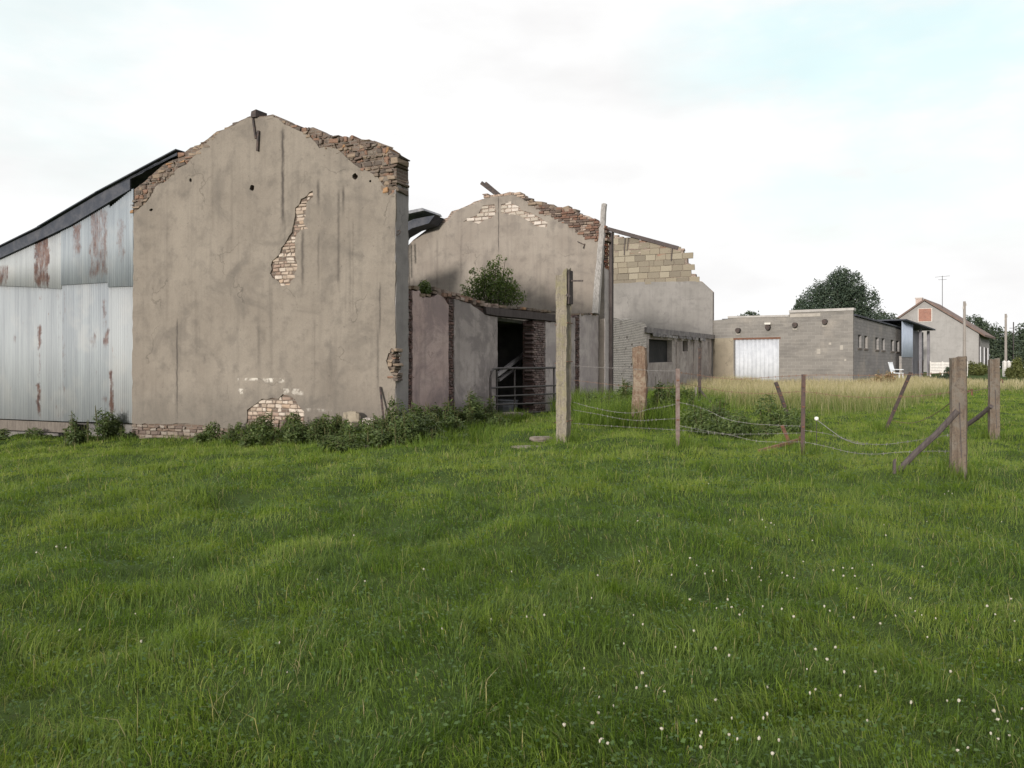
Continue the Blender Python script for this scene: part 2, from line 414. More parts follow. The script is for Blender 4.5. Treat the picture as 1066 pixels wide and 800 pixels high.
BRICK_RED = [(0, (.20, .085, .055)), (.25, (.15, .09, .07)), (.45, (.27, .12, .07)), (.62, (.11, .085, .075)), (.78, (.24, .16, .11)), (.92, (.32, .16, .08))]
RUBBLE = [(0, (.15, .12, .095)), (.22, (.10, .082, .070)), (.42, (.22, .17, .125)), (.60, (.12, .088, .07)), (.74, (.20, .125, .09)), (.86, (.17, .145, .12)), (.95, (.31, .185, .10))]
PALEBRICK = [(0, (.38, .31, .25)), (.3, (.31, .25, .20)), (.5, (.46, .40, .34)), (.75, (.27, .20, .16)), (.9, (.37, .28, .21))]
YBLOCK = [(0, (.235, .205, .155)), (.3, (.20, .175, .135)), (.55, (.27, .24, .185)), (.8, (.175, .153, .12))]

M_red = m_bricks('red_brick', BRICK_RED)
M_rub = m_bricks('rubble_masonry', RUBBLE)
M_pale = m_bricks('pale_brick', PALEBRICK, mortar_noise=.25)
M_core = m_brickwall('old_brick_core', (.16, .12, .095), (.12, .09, .075), (.19, .165, .14))
M_corepale = m_brickwall('whitened_brick_core', (.36, .30, .25), (.28, .21, .17), (.12, .10, .09), dk=.3)
M_coredark = m_brickwall('dark_brick_core', (.15, .08, .07), (.09, .06, .055), (.12, .105, .095), dk=.55)
M_wash = m_brickwall('whitewashed_brick', (.50, .45, .40), (.40, .35, .31), (.13, .115, .105), dirt=(.10, .09, .08), dk=.22, white=(.74, .69, .63))
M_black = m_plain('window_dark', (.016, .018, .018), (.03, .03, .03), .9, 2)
M_darkiron = m_plain('dark_iron', (.035, .03, .03), (.08, .055, .045), .7, 9)
M_rust = m_plain('rusty_iron', (.16, .075, .045), (.10, .06, .045), .85, 14)
M_rustpink = m_plain('pale_rusty_angle_iron', (.19, .15, .135), (.13, .09, .078), .85, 11)
M_gate = m_plain('dull_rusty_tube', (.06, .055, .055), (.042, .036, .034), .7, 8)
M_roofdk = m_plain('tarred_roof_board', (.042, .048, .062), (.075, .078, .09), .8, 3)
M_beam = m_wood('grey_beam', (.10, .085, .075), (.17, .15, .13))
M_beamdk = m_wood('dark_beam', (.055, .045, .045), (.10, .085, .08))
M_void = m_plain('sooty_interior', (.13, .125, .125), (.20, .19, .18), .95, 2)  # grey with the shade of interiors put into the colour
M_stone = m_plain('field_stone', (.20, .17, .14), (.12, .10, .085), .9, 5, bmp=.6)

# ------------------------------------------------------------------ frames of the buildings
FA = Frame((-2.707, 18.7), -25)                   # near gable, local x = 0 at its right front corner
FC = Frame((-2.49, 20.2), 65)                     # long side wall
FCo = Frame(FC.w(0, -.22)[:2], 65)
s2, _ = FCo.h(629, 400)
FG2 = Frame(FCo.w(s2, 0)[:2], -25)                # second gable
s3, _ = FC.h(742, 400)
FG3 = Frame(FC.w(s3, 0)[:2], -25)                 # third gable, far end of the long wall
FS = Frame(((888 - CX) / F * 50, 50), -35)        # block shed, x = 0 at its right front corner
FH = Frame(((1019 - CX) / F * 80, 80), -36.5)       # white house

# ------------------------------------------------------------------ ground
def lines(a, b, fine, far0, far1):
    v = list(np.arange(a, b, fine)); st = fine
    x = b
    while x < far1: v.append(x); st *= 1.35; x += st
    v.append(far1); st = fine; x = a - fine
    lo = []
    while x > far0: lo.append(x); st *= 1.35; x -= st
    return np.array([far0] + lo[::-1] + v)
gx = lines(-24, 30, .3, -1800, 1800); gy = lines(-2, 62, .3, -300, 3500)
XX, YY = np.meshgrid(gx, gy); ZZ = terrain(XX, YY)
nx_, ny_ = len(gx), len(gy)
idx = np.arange(nx_ * ny_).reshape(ny_, nx_)
q = np.stack([idx[:-1, :-1], idx[:-1, 1:], idx[1:, 1:], idx[1:, :-1]], -1).reshape(-1, 4)
tris = np.concatenate([q[:, [0, 1, 2]], q[:, [0, 2, 3]]])
mg = Mat('meadow_soil', .95, .1)
gc = mg.mix(mg.mr(mg.noise(.7, 6, .65), .35, .65), (.034, .058, .013), (.05, .076, .018))
gc = mg.mix(mg.math('MULTIPLY', mg.mr(mg.noise(9, 5, .7), .5, .7), .6), gc, (.042, .045, .018))
mg.col(gc); mg.bump(mg.noise(12, 5, .7), .6, .05)
g = tri_mesh('ground', np.stack([XX.ravel(), YY.ravel(), ZZ.ravel()], -1), tris, mg.m, smooth=True)
tag(g, kind='structure')

# ------------------------------------------------------------------ near gable of the ruined barn
barn = FA.root('ruined_barn', 'tall roofless grey rendered barn gable beside the corrugated lean-to', 'barn')
top = [(138, 197), (150, 189), (160, 179), (170, 171), (184, 164), (190, 158), (205, 151), (215, 144), (225, 138), (240, 131), (250, 125), (258, 122),
       (267, 120), (275, 121), (283, 120), (290, 122), (298, 128), (308, 132), (315, 133), (325, 133), (335, 138), (343, 142), (350, 141), (358, 143),
       (368, 144), (380, 146), (390, 148), (397, 151), (403, 156), (408, 160), (411, 166), (412, 176)]
BL, BR = FA.h(138, 460)[0], -.021
core = [(BL, -.9)] + rough(FA.poly(top), .25, .035, 3, closed=False) + [(BR, 2.0), (BR - .05, 1.85), (BR - .08, 1.6), (BR, 1.28), (BR, -.3)]
def blob(px, py, rx, rz, seed, n=9):
    rg = random.Random(seed); x, z = FA.h(px, py)
    return [(x + rx * rg.uniform(.75, 1.1) * math.cos(2 * math.pi * k / n), z + rz * rg.uniform(.75, 1.1) * math.sin(2 * math.pi * k / n)) for k in range(n)]
sockets = [blob(263, 196, .09, .085, 1), blob(370, 184, .085, .08, 2), blob(386, 189, .035, .035, 3), blob(199, 188, .05, .06, 4), blob(158, 219, .07, .04, 5)]
m = MB().prism(core, sockets, .028, .18); m.prism(core, [], .181, .54)
m.obj('masonry_core', M_core, barn)
crack = [(326, 199), (314, 208), (308, 217), (306, 229), (304, 242), (300, 251), (294, 259), (289, 268), (284, 272), (282.5, 285), (288, 292.5), (296, 299),
         (302, 297), (307, 289), (310, 274), (308, 261), (308, 249), (312.5, 240), (321, 237), (317, 234), (318, 221), (319, 211), (326.5, 205)]
crackp = rough(FA.poly(crack)[::-1], .09, .035, 5)
PT = [(140, 222), (147, 217), (157, 206), (162, 195), (175, 188), (185, 176), (195, 171), (200, 166), (210, 155), (220, 144), (232, 137), (240, 133), (250, 127), (258, 124),
      (267, 122), (275, 122.5), (283, 121.5), (290, 124), (297, 130), (312, 137), (322, 142), (330, 149), (333, 154), (350, 154), (357, 161), (370, 173), (385, 179), (393, 185), (400, 193), (403, 198), (405, 203), (412, 202)]
bot = [(412, 366), (405, 368), (403, 376), (405, 385), (409, 391), (412, 393), (412, 462), (319, 462), (318, 440), (317, 429), (311, 421), (303, 412), (295, 411), (290, 415), (273, 415), (258, 427), (257, 441), (257, 462),
       (247, 462), (246, 447), (230, 446), (214, 443), (190, 441), (165, 442), (138, 441)]
pl = rough(FA.poly(PT + bot), .16, .02, 8)
STREAKS = [(295, 136, 230, 5, 1.0), (297, 225, 300, 4, .35), (332, 190, 212, 5, .9), (358, 196, 216, 4, .9), (353, 200, 298, 4, .6), (315.5, 240, 298, 5, .75), (332, 244, 292, 3.5, .45),
           (185, 334, 425, 3.5, .8), (396, 296, 345, 3, .7), (394, 345, 405, 3, .45), (328, 335, 400, 3, .25), (275, 345, 352, 8, .7), (270, 340, 375, 5, .35), (242, 170, 260, 5, .22),
           (283, 300, 380, 6, .18), (365, 250, 330, 4, .3), (222, 150, 240, 6, .22), (205, 300, 380, 7, .18), (352, 270, 282, 10, .4), (368, 230, 330, 3, .3), (175, 230, 330, 7, .2), (345, 372, 420, 18, .3)]
SCARS_SHADOW = [(248, 296, 394, 396, .9), (276, 296, 395, 398, 1), (249, 257, 405, 410, 1.0), (294, 316, 405, 411, .6), (320, 345, 426, 428, .4), (322, 410, 243, 244.2, -.8), (262, 300, 206, 208.5, -.7), (140, 205, 264, 265, -.4), (300, 395, 344, 345, -.35), (335, 372, 186, 187, -.7), (262, 284, 276, 277, -.4)]  # one of the dark lines paints the shadow under a socket hole
M_pl1 = m_plaster('barn_render', (.196, .171, .143), (.112, .100, .088), (.238, .210, .176), FA, STREAKS, SCARS_SHADOW)
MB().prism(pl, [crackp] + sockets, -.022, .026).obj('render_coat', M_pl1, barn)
# render on the thickness of the wall, right side
sidez = rough([(.0, -.5), (.545, -.5), (.545, 6.0), (.30, 5.7), (.15, 5.85), (0, 5.62), (0, 2.0), (.16, 1.85), (.2, 1.5), (.08, 1.3), (0, 1.25)], .2, .02, 12)
V = MB().prism(sidez, [], 0, .022); V.V = [(v[1] - .02, v[0], v[2]) for v in V.V]; V.F = [f[::-1] for f in V.F]
V.obj('end_render_coat', m_plaster('barn_end_render', (.25, .235, .225), (.16, .15, .15), (.30, .285, .27)), barn)
# loose masonry of the broken gable edge
topl = FA.poly(top)
rimL = FA.poly([(136, 230), (139, 199), (160, 180), (184, 164), (205, 151), (228, 137), (228, 143), (212, 156), (200, 167), (185, 178), (172, 190), (162, 198), (150, 216), (142, 226)])
bricks(rimL, .2, .10, -.005, .5, .02, .022, .08, .03, 21, .5).obj('broken_edge_masonry', M_rub, barn)
rimR = FA.poly([(306, 131), (318, 132), (335, 137), (352, 140), (370, 143), (388, 146), (398, 150), (405, 157), (412, 163), (412, 206), (404, 204), (399, 194), (392, 187), (384, 181), (369, 175), (355, 162), (346, 156), (332, 155), (328, 148), (318, 141)])
bricks(rimR, .19, .095, -.01, .5, .02, .022, .08, .035, 22, .5).obj('broken_edge_masonry', M_rub, barn)
endp = [(-.33, 5.55), (-.07, 5.55), (-.07, 6.28), (-.16, 6.4), (-.33, 6.48)]
bricks(endp, .16, .085, -.01, .56, .016, .022, .08, .03, 23, .45).obj('corner_masonry', M_rub, barn)
bricks(FA.poly([(222, 139), (240, 131.5), (258, 122.5), (283, 121), (300, 129), (310, 132), (310, 136), (296, 130), (283, 124), (258, 126), (240, 135), (224, 143)]), .2, .08, .0, .5, .012, .012, .05, .02, 24, .3).obj('ridge_masonry', M_rub, barn)
# brick showing in the fallen patches
bricks(crackp, .22, .085, .008, .05, .018, .012, .10, .012, 25, .3).obj('exposed_brick', M_pale, barn)
archp = FA.poly([(257, 462), (258, 428), (273, 416), (290, 416), (296, 412), (303, 413), (311, 422), (317, 430), (318, 462)])
bricks(archp, .22, .085, .006, .05, .018, .010, .08, .012, 26, .25).obj('exposed_brick', M_pale, barn)
plinth = FA.poly([(137, 466), (137, 441), (165, 443), (190, 442), (214, 444), (247, 449), (247, 466)])
bricks(plinth, .24, .1, -.02, .05, .018, .014, .04, .02, 27, .25).obj('footing_masonry', m_bricks('footing', [(0, (.20, .165, .135)), (.3, (.155, .115, .09)), (.6, (.23, .20, .17)), (.8, (.13, .10, .085))]), barn)
bricks([(-.12, 1.28), (.02, 1.2), (.03, 2.0), (-.1, 1.95), (-.2, 1.65)], .13, .075, -.02, .22, .014, .016, .05, .035, 28, .3).obj('broken_corner_masonry', M_rub, barn)
# iron fittings at the ridge and corner
m = MB()
a = FA.h(264.5, 124); b = FA.h(268, 145); c = FA.h(271, 137); d = FA.h(270, 158)
m.bar((a[0], -.05, a[1] + .05), (b[0], -.06, b[1]), .05, .04); m.bar((c[0], -.07, c[1]), (d[0], -.07, d[1]), .06, .04)
k = FA.h(267, 119); m.box(k[0] - .09, k[0] + .08, -.1, .3, k[1] - .1, k[1] + .07, .02)
m.each('ridge_iron', M_darkiron, barn)
k = FA.h(412, 242); m = MB(); m.tube([(k[0] + .03 + .055 * math.cos(t), .06 + .055 * math.sin(t) * .5, k[1] + .055 * math.sin(t)) for t in np.linspace(0, 6.1, 12)], .014, 5)
m.obj('wall_ring', M_darkiron, barn)

# ------------------------------------------------------------------ corrugated lean-to
lean = FA.root('corrugated_lean_to', 'pale corrugated iron lean-to with rust streaks and a dark sloping roof edge', 'shed')
def m_sheet(name, rusts, base=(.30, .333, .355), dirty=(.215, .243, .268)):
    m = Mat(name, .72, .3)
    run = m.noise(1, 5, .7, stretch=(5, 5, .2)); c = m.mix(m.mr(run, .38, .62), base, dirty)
    c = m.mix(m.math('MULTIPLY', m.mr(m.noise(.8, 4, .6), .5, .7), .5), c, (.375, .38, .375))
    oi = m.n('ShaderNodeObjectInfo'); c = m.mix(m.math('MULTIPLY', oi.outputs['Random'], .55), c, (.40, .405, .40)); c = m.mix(m.math('MULTIPLY', m.mr(oi.outputs['Random'], .0, .35, 1, 0), .3), c, (.19, .22, .25))
    br = m.noise(4.5, 6, .72, stretch=(1.6, 1.6, .45)); wobx = m.math('MULTIPLY', m.math('SUBTRACT', m.noise(2.6, 4, .65), .5), .5)
    for x0, x1, y0, y1, k in rusts:
        a, b = FA.h(x0, y1), FA.h(x1, y0)
        bx = m.math('MULTIPLY', m.box(a[0], b[0], a[1], b[1], .10, .3, wobx), k)
        f = m.mr(m.math('ADD', m.math('MULTIPLY', bx, .8), m.math('MULTIPLY', br, 1.5)), 1.02, 1.62)
        c = m.mix(f, c, m.mix(m.mr(m.noise(9, 5, .7), .4, .65), (.155, .095, .078), (.09, .058, .058)))
    c = m.mix(m.math('MULTIPLY', m.mr(br, .63, .72), .6), c, (.24, .17, .14))
    m.col(c); m.bump(m.noise(2, 3, .5, stretch=(1, 1, .5)), .08, .03)
    return m.m
M_sh = m_sheet('galvanised_sheet', [(-8, 8, 275, 300, .75), (35, 50, 246, 300, .95), (74, 84, 232, 266, .8), (92, 112, 216, 292, .68), (122, 130, 225, 275, .6), (36, 41, 338, 366, .95), (36, 40, 366, 400, .6), (35, 40, 398, 432, 1),
                                    (10, 16, 348, 358, .6), (105, 109, 310, 345, .7), (107, 112, 340, 362, .95), (93, 98, 345, 365, .65), (112, 117, 385, 435, 1), (105, 110, 412, 425, .75), (96, 101, 384, 402, .6), (62, 66, 300, 440, .45), (56, 60, 300, 440, .4)])
def corr_sheet(name, quad, y, mat, parent, pitch=.076, amp=.017, fr=FA):
    (xl, ztl, zbl), (xr, ztr, zbr) = quad
    n = max(4, int((xr - xl) / pitch * 6)); V = []; Fc = []
    for i in range(n + 1):
        t = i / n; x = xl + (xr - xl) * t; yy = y + amp * math.cos(2 * math.pi * x / pitch)
        zt, zb = ztl + (ztr - ztl) * t, zbl + (zbr - zbl) * t
        V += [(x, yy, zb), (x, yy, zt), (x, yy + .004, zb), (x, yy + .004, zt)]
    for i in range(n):
        a, b = 4 * i, 4 * i + 4
        Fc += [(a, b, b + 1, a + 1), (a + 2, a + 3, b + 3, b + 2), (a, a + 2, b + 2, b), (a + 1, b + 1, b + 3, a + 3)]
    Fc += [(0, 1, 3, 2), (4 * n, 4 * n + 2, 4 * n + 3, 4 * n + 1)]
    return mesh_obj(name, V, Fc, mat, parent, True)
def sheet_px(x0, x1, t0, t1, b0, b1, y, name='corrugated_sheet'):
    a, b, c, d = FA.h(x0, t0), FA.h(x1, t1), FA.h(x0, b0), FA.h(x1, b1)
    corr_sheet(name, ((a[0], a[1], c[1]), (b[0], b[1], d[1])), y, M_sh, lean)
sheet_px(-70, -18, 280, 270, 296, 297, .05); sheet_px(-19, 36, 270, 250, 297, 299, .03); sheet_px(35, 63, 252, 240, 299, 301, .05); sheet_px(62, 113, 242, 208, 297, 294, .028); sheet_px(112, 139, 218, 196, 299, 298, .004)
sheet_px(-80, -8, 294, 296, 434, 436, .066); sheet_px(-10, 63, 296, 299, 436, 439, .08); sheet_px(62, 113, 292, 290, 439, 440, .062); sheet_px(112, 138.5, 297, 297, 440, 441, .05)
# roof: sloping sheets on dark edge boards, running back from the gable
EU, ED = [(-60, 289), (0, 259), (45, 238), (104, 203), (186, 159.5)], [(-60, 300), (0, 270), (36, 253.5), (75, 235), (112, 213), (137, 198), (137, 187), (150, 181), (163, 171), (186, 162.5)]
MB().prism(FA.poly(EU) + FA.poly(ED)[::-1], [], -.06, -.012).obj('edge_board', M_roofdk, lean)
for i, (a, b) in enumerate(((( -62, 289.5), (46, 236.5)), ((43, 238), (106, 201)), ((103, 203), (187, 158.5)))):
    p, q_ = FA.h(*a), FA.h(*b); up = .012 * i
    V = []
    for (x, z) in (p, q_): V += [(x, -.14, z + up), (x, 9, z + up), (x, -.14, z + up + .03), (x, 9, z + up + .03)]
    mesh_obj('roof_sheet', V, [(0, 4, 6, 2), (1, 3, 7, 5), (2, 6, 7, 3), (0, 1, 5, 4), (0, 2, 3, 1), (4, 5, 7, 6)], M_roofdk, lean)
a, b = FA.h(-80, 434), FA.h(73, 440.5); c, d = FA.h(-80, 444), FA.h(73, 451)
MB().prism([a, b, d, c], [], .03, .13).obj('sill_plank', M_beam, lean)
a, b = FA.h(-90, 280), FA.h(137, 434)
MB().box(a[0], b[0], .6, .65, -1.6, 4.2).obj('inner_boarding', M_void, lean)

# ------------------------------------------------------------------ long side wall with the gateway
longw = FC.root('ruined_side_wall', 'long roofless side wall of pink and grey render with a gateway', 'wall')
cl = FC.h(409, 445)[0]; o0, o1 = FC.h(518, 400)[0], FC.h(556, 400)[0]; ce = FC.h(632, 400)[0]
zl = lambda px, py: FC.h(px, py)[1]
ctop = [(409, 297), (424, 302), (437, 302), (439, 308), (450, 309), (455, 304), (470, 308), (478, 311), (500, 319), (506, 322), (518, 325)]
core = [(cl, -.4)] + rough(FC.poly(ctop), .3, .03, 31, closed=False) + [(o0, zl(518, 331)), (o0, -.4)]
MB().prism(core, [], .05, .42).obj('masonry_core', M_coredark, longw)
core = [(o1, -.4), (o1, zl(556, 334)), FC.h(578, 330), FC.h(600, 331), FC.h(603, 328), FC.h(623, 329), (ce, zl(632, 333)), (ce, -.4)]
MB().prism(core, [], .05, .42).obj('masonry_core', M_coredark, longw)
def panel(px0, px1, tops, mat, y0=0.0, y1=.052, bpy_=None, seed=0):
    a, b = FC.h(px0, 400)[0], FC.h(px1, 400)[0]
    pts = [(a, -.4)] + FC.poly(tops) + [(b, -.4)]
    MB().prism(rough(pts, .14, .018, seed), [], y0, y1).obj('render_panel', mat, longw)
M_pink = m_plaster('pink_render', (.46, .345, .315), (.20, .165, .157), (.54, .43, .395), tint=(.28, .22, .215))
M_grey = m_plaster('grey_render', (.36, .32, .30), (.17, .153, .148), (.46, .41, .385), tint=(.22, .195, .188))
M_grey2 = m_plaster('pale_grey_render', (.44, .39, .37), (.26, .235, .23), (.54, .49, .46), tint=(.33, .29, .285))
panel(429.5, 467, [(429.5, 303), (437, 303), (440, 310), (450, 310.5), (455, 306), (462, 310), (467, 318)], M_pink, seed=41)
panel(473, 518, [(473, 311), (480, 314), (490, 317), (500, 324), (505, 328), (518, 330)], M_grey, seed=42)
panel(568, 580, [(568, 335), (580, 336)], M_grey2, seed=43)
panel(580.5, 599, [(580, 331), (599, 331)], M_grey, .01, seed=45)
panel(603.5, 623, [(603.5, 327), (623, 328)], M_grey2, seed=44)
def cap_row(pts, bw, bh, seed, y0=-.02, y1=.44, mat=None, skip=.12, rows=1):
    rg = random.Random(seed); m = MB(); q_ = FC.poly(pts)
    for r in range(rows):
        for (a, b) in zip(q_[:-1], q_[1:]):
            L = b[0] - a[0]; n = max(1, int(L / bw))
            for i in range(n):
                if rg.random() < skip * (1 + r): continue
                x = a[0] + L * i / n; z = a[1] + (b[1] - a[1]) * (i + .5) / n + bh * r + rg.uniform(-.015, .015)
                m.box(x, x + bw * rg.uniform(.75, .98), y0 + rg.uniform(-.03, .03), y1 + rg.uniform(-.12, .02), z, z + bh * .93, .012, rg)
    return m.obj('cap_bricks', mat or M_rub, longw)
cap_row([(424, 301), (436, 302)], .24, .09, 51, skip=0)
cap_row([(437, 308), (450, 309)], .24, .07, 52, skip=.3)
cap_row([(451, 306), (470, 310), (500, 319), (520, 322.5)], .23, .085, 53, rows=2, skip=.1, mat=m_bricks('dusty_cap_brick', [(0, (.27, .21, .175)), (.3, (.21, .165, .14)), (.6, (.33, .27, .23)), (.85, (.25, .16, .12))]))
cap_row([(520, 320), (560, 324.5), (579, 326.5)], .24, .08, 54, rows=1, skip=.2)
cap_row([(600, 328), (623, 328.5)], .24, .07, 55, skip=.35)
# gateway: lintel, brick jamb, walls and ceiling added behind to keep the opening dark
a, b, c, d = FC.h(504, 319.5), FC.h(580, 328), FC.h(580, 335), FC.h(517, 329); e = FC.h(505, 327)
MB().prism([e, d, c, b, a], [], -.05, .36).obj('lintel', M_beamdk, longw)
a, b = FC.h(556, 400)[0], FC.h(567.5, 400)[0]
bricks([(a, -.3), (b, -.3), (b, zl(562, 335.5)), (a, zl(562, 335.5))], .22, .078, .0, .3, .012, .008, .02, .012, 56, .1).obj('brick_jamb', m_bricks('dark_jamb_brick', [(0, (.155, .11, .10)), (.3, (.21, .16, .145)), (.55, (.125, .095, .09)), (.8, (.19, .15, .14))]), longw)
for (p0, p1, seed) in ((424, 430, 57), (467, 473.5, 58), (599.5, 604, 59)):
    a, b = FC.h(p0, 400)[0], FC.h(p1, 400)[0]
    bricks([(a - .05, -.3), (b + .02, -.3), (b + .02, zl(p1, 308 if p0 < 500 else 330)), (a - .05, zl(p0, 304 if p0 < 500 else 330))], .21, .08, .022, .1, .012, .012, .05, .015, seed, .2).obj('brick_strip', m_bricks('dark_strip_brick', [(0, (.11, .072, .064)), (.3, (.15, .095, .082)), (.55, (.08, .06, .056)), (.8, (.14, .105, .097))]), longw)
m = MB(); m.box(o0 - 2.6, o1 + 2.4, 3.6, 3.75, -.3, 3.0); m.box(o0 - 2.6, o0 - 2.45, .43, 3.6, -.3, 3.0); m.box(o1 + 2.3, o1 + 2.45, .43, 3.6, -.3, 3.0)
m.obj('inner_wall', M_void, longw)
MB().box(o0 - 2.6, o1 + 2.45, .43, 3.75, 3.0, 3.1).obj('loft_floor', M_void, longw)  # ceiling added to hold daylight out of the gateway

# whitewashed stretch between second and third gables
wash = FC.root('whitewashed_wall', 'low whitewashed brick wall with a dark window under the yellow block gable', 'wall')
w0, w1, w2 = FC.h(637, 400)[0], FC.h(673, 400)[0], FC.h(741, 400)[0]
wtop = [(637, 331), (648, 333), (655, 332), (664, 336), (671, 336.5), (673, 340)]
pts = [(w0, -.3)] + rough(FC.poly(wtop), .3, .04, 61, closed=False) + [(w1, -.3)]
pits = []
rg = random.Random(4)
for i in range(26):
    x = rg.uniform(w0 + .3, w1 - .4); z = rg.uniform(1.0, 3.1); r = rg.uniform(.05, .11)
    if all(math.hypot(x - p[0][0], z - p[0][1]) > .38 for p in pits):
        pits.append([(x + r * 1.4 * rg.uniform(.6, 1.2) * math.cos(t), z + r * rg.uniform(.5, 1.1) * math.sin(t)) for t in np.linspace(0, 5.5, 7)])
m = MB(); m.prism(pts, pits, 0, .12); m.prism(pts, [], .121, .4); m.obj('brick_panel', M_wash, wash)
cap = FC.poly([(640, 333), (655, 335), (671, 338)])
win = [FC.poly([(676, 353), (676, 378), (700, 377), (700, 354.5)]), FC.poly([(711, 355), (711, 366), (716.5, 366), (716.5, 355.5)])]
pts = [(w1 + .02, -.3), FC.h(673.3, 345), FC.h(741, 353), (w2, -.3)]
MB().prism(pts, win, .02, .35).obj('render_panel', m_plaster('stained_grey_render', (.40, .365, .335), (.18, .16, .15), (.50, .46, .43), tint=(.26, .23, .215)), wash)
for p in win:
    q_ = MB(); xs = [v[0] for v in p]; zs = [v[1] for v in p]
    q_.box(min(xs) - .05, max(xs) + .05, .30, .34, min(zs) - .05, max(zs) + .05); q_.obj('window_void', M_black, wash)  # near-black sheet standing in for the unlit room behind
a, b, c, d = FC.h(671, 341), FC.h(743, 349), FC.h(743, 353.5), FC.h(671, 346.5)
MB().prism([d, c, b, a], [], -.12, .42).obj('concrete_lintel', m_plain('grey_lintel', (.16, .15, .15), (.26, .245, .235), .9, 3), wash)
rg = random.Random(8); m = MB()
for px in (677, 683, 690, 697, 705, 712, 719, 727): 
    x, z = FC.h(px, 347.5 + (px - 671) * .10); m.box(x, x + 1.2, -.17 - rg.uniform(0, .05), -.12, z - .1, z + .02 + rg.uniform(0, .06), .01, rg)
m.each('lintel_slab_edge', m_plain('broken_slab', (.12, .115, .12), (.3, .29, .28), .9, 2), wash)
m = MB()
for px, wd in ((704, .5), (722, .7), (729, .25), (738, .6)):
    x = FC.h(px, 400)[0]; m.box(x, x + wd, -.03, .018, -.3, FC.h(px, 356)[1])
m.each('wall_pier', m_plaster('pier_render', (.35, .31, .285), (.19, .17, .16), (.42, .38, .35)), wash)

# ------------------------------------------------------------------ second gable
gab2 = FG2.root('ruined_gable', 'middle roofless gable with cracked pale render and red brick rake', 'gable wall')
t2 = [(418, 262), (430, 250), (441, 240), (455, 231), (466, 227), (470, 221), (478, 217), (489, 212), (493, 209), (503, 206.5), (505, 203.5), (517, 203.5), (521, 202), (530, 200.5), (538, 201.5), (546, 206), (551, 209),
      (559, 212), (566, 211), (571, 213), (577, 217), (582, 215.5), (592, 217), (605, 223), (612, 226), (620, 231), (629, 234)]
xl2 = FG2.h(414, 300)[0]
core = [(xl2, -.2)] + rough(FG2.poly(t2), .4, .05, 71, closed=False) + [(0, -.2)]
MB().prism(core, [], .04, .5).obj('masonry_core', M_corepale, gab2)
p2 = [(418, 264), (430, 252), (441, 243), (455, 235), (466, 230), (472, 223), (480, 218.5), (490, 213.5), (503, 208), (506, 205), (517, 205), (530, 202.5), (538, 203.5), (546, 208), (553, 213), (561, 218), (566, 223), (573, 225),
      (581, 227), (590, 233), (600, 240), (608, 245), (616, 249), (623, 252), (629, 254)]
pa = [(482, 231.5), (490, 226), (497, 223.5), (503, 214.5), (515, 212.5), (516, 222), (513, 228), (505, 229), (498, 232)]
pb = [(521.5, 222), (522, 213), (530, 212.5), (541, 214.5), (541.5, 219), (552, 223), (562, 228), (570, 232), (569, 237), (558, 236), (548, 229), (541, 225), (535, 223.5), (528, 222)]
h1, h2 = rough(FG2.poly(pa)[::-1], .3, .07, 72), rough(FG2.poly(pb)[::-1], .3, .07, 73)
pl = [(xl2, -.2)] + rough(FG2.poly(p2), .4, .05, 74, closed=False) + [(0, -.2)]
M_pl2 = m_plaster('weathered_pale_render', (.222, .194, .166), (.135, .12, .108), (.275, .245, .21), FG2, [(519, 205, 262, 2.6, 1.0), (596, 225, 240, 3, .6), (480, 245, 290, 5, .3), (455, 250, 300, 6, .3)], [])
MB().prism(pl, [h1, h2], 0, .038).obj('render_coat', M_pl2, gab2)
M_wb = m_bricks('white_brick', [(0, (.44, .39, .34)), (.4, (.36, .32, .27)), (.7, (.50, .45, .40))], mortar_noise=.18)
bricks(h1, .36, .16, .006, .06, .035, .012, .03, .012, 75, .1).obj('exposed_brick', M_wb, gab2)
bricks(h2, .36, .16, .006, .06, .035, .012, .03, .012, 76, .1).obj('exposed_brick', M_wb, gab2)
rk = FG2.poly([(560, 211), (571, 213), (582, 215.5), (592, 217), (605, 222.5), (616, 228), (629, 233), (629, 254), (618, 251), (608, 246), (598, 240), (588, 233), (578, 227), (566, 224), (558, 216)])
bricks(rk, .26, .105, -.03, .5, .014, .012, .05, .03, 77, .2).obj('broken_rake_brick', m_bricks('orange_red_brick', [(0, (.15, .088, .066)), (.25, (.12, .088, .072)), (.45, (.19, .115, .082)), (.65, (.105, .08, .068)), (.8, (.225, .175, .14)), (.93, (.16, .092, .068))]), gab2)
rk = FG2.poly([(545, 205), (556, 210), (568, 210), (578, 216), (592, 216), (606, 222), (606, 225), (592, 220), (578, 219.5), (566, 214), (555, 213), (545, 208)])
bricks(rk, .3, .13, -.05, .45, .02, .03, .1, .05, 78, .4).obj('loose_cap_rubble', M_rub, gab2)
rk = FG2.poly([(503, 206.5), (505, 202.5), (517, 202.5), (521, 201), (538, 200), (546, 204), (546, 206.5), (538, 203), (521, 204), (505, 206)])
bricks(rk, .3, .09, -.02, .5, .015, .015, .05, .03, 79, .3).obj('ridge_brick', m_bricks('ridge_brick', [(0, (.30, .22, .17)), (.5, (.36, .28, .22)), (.8, (.22, .17, .14))]), gab2)
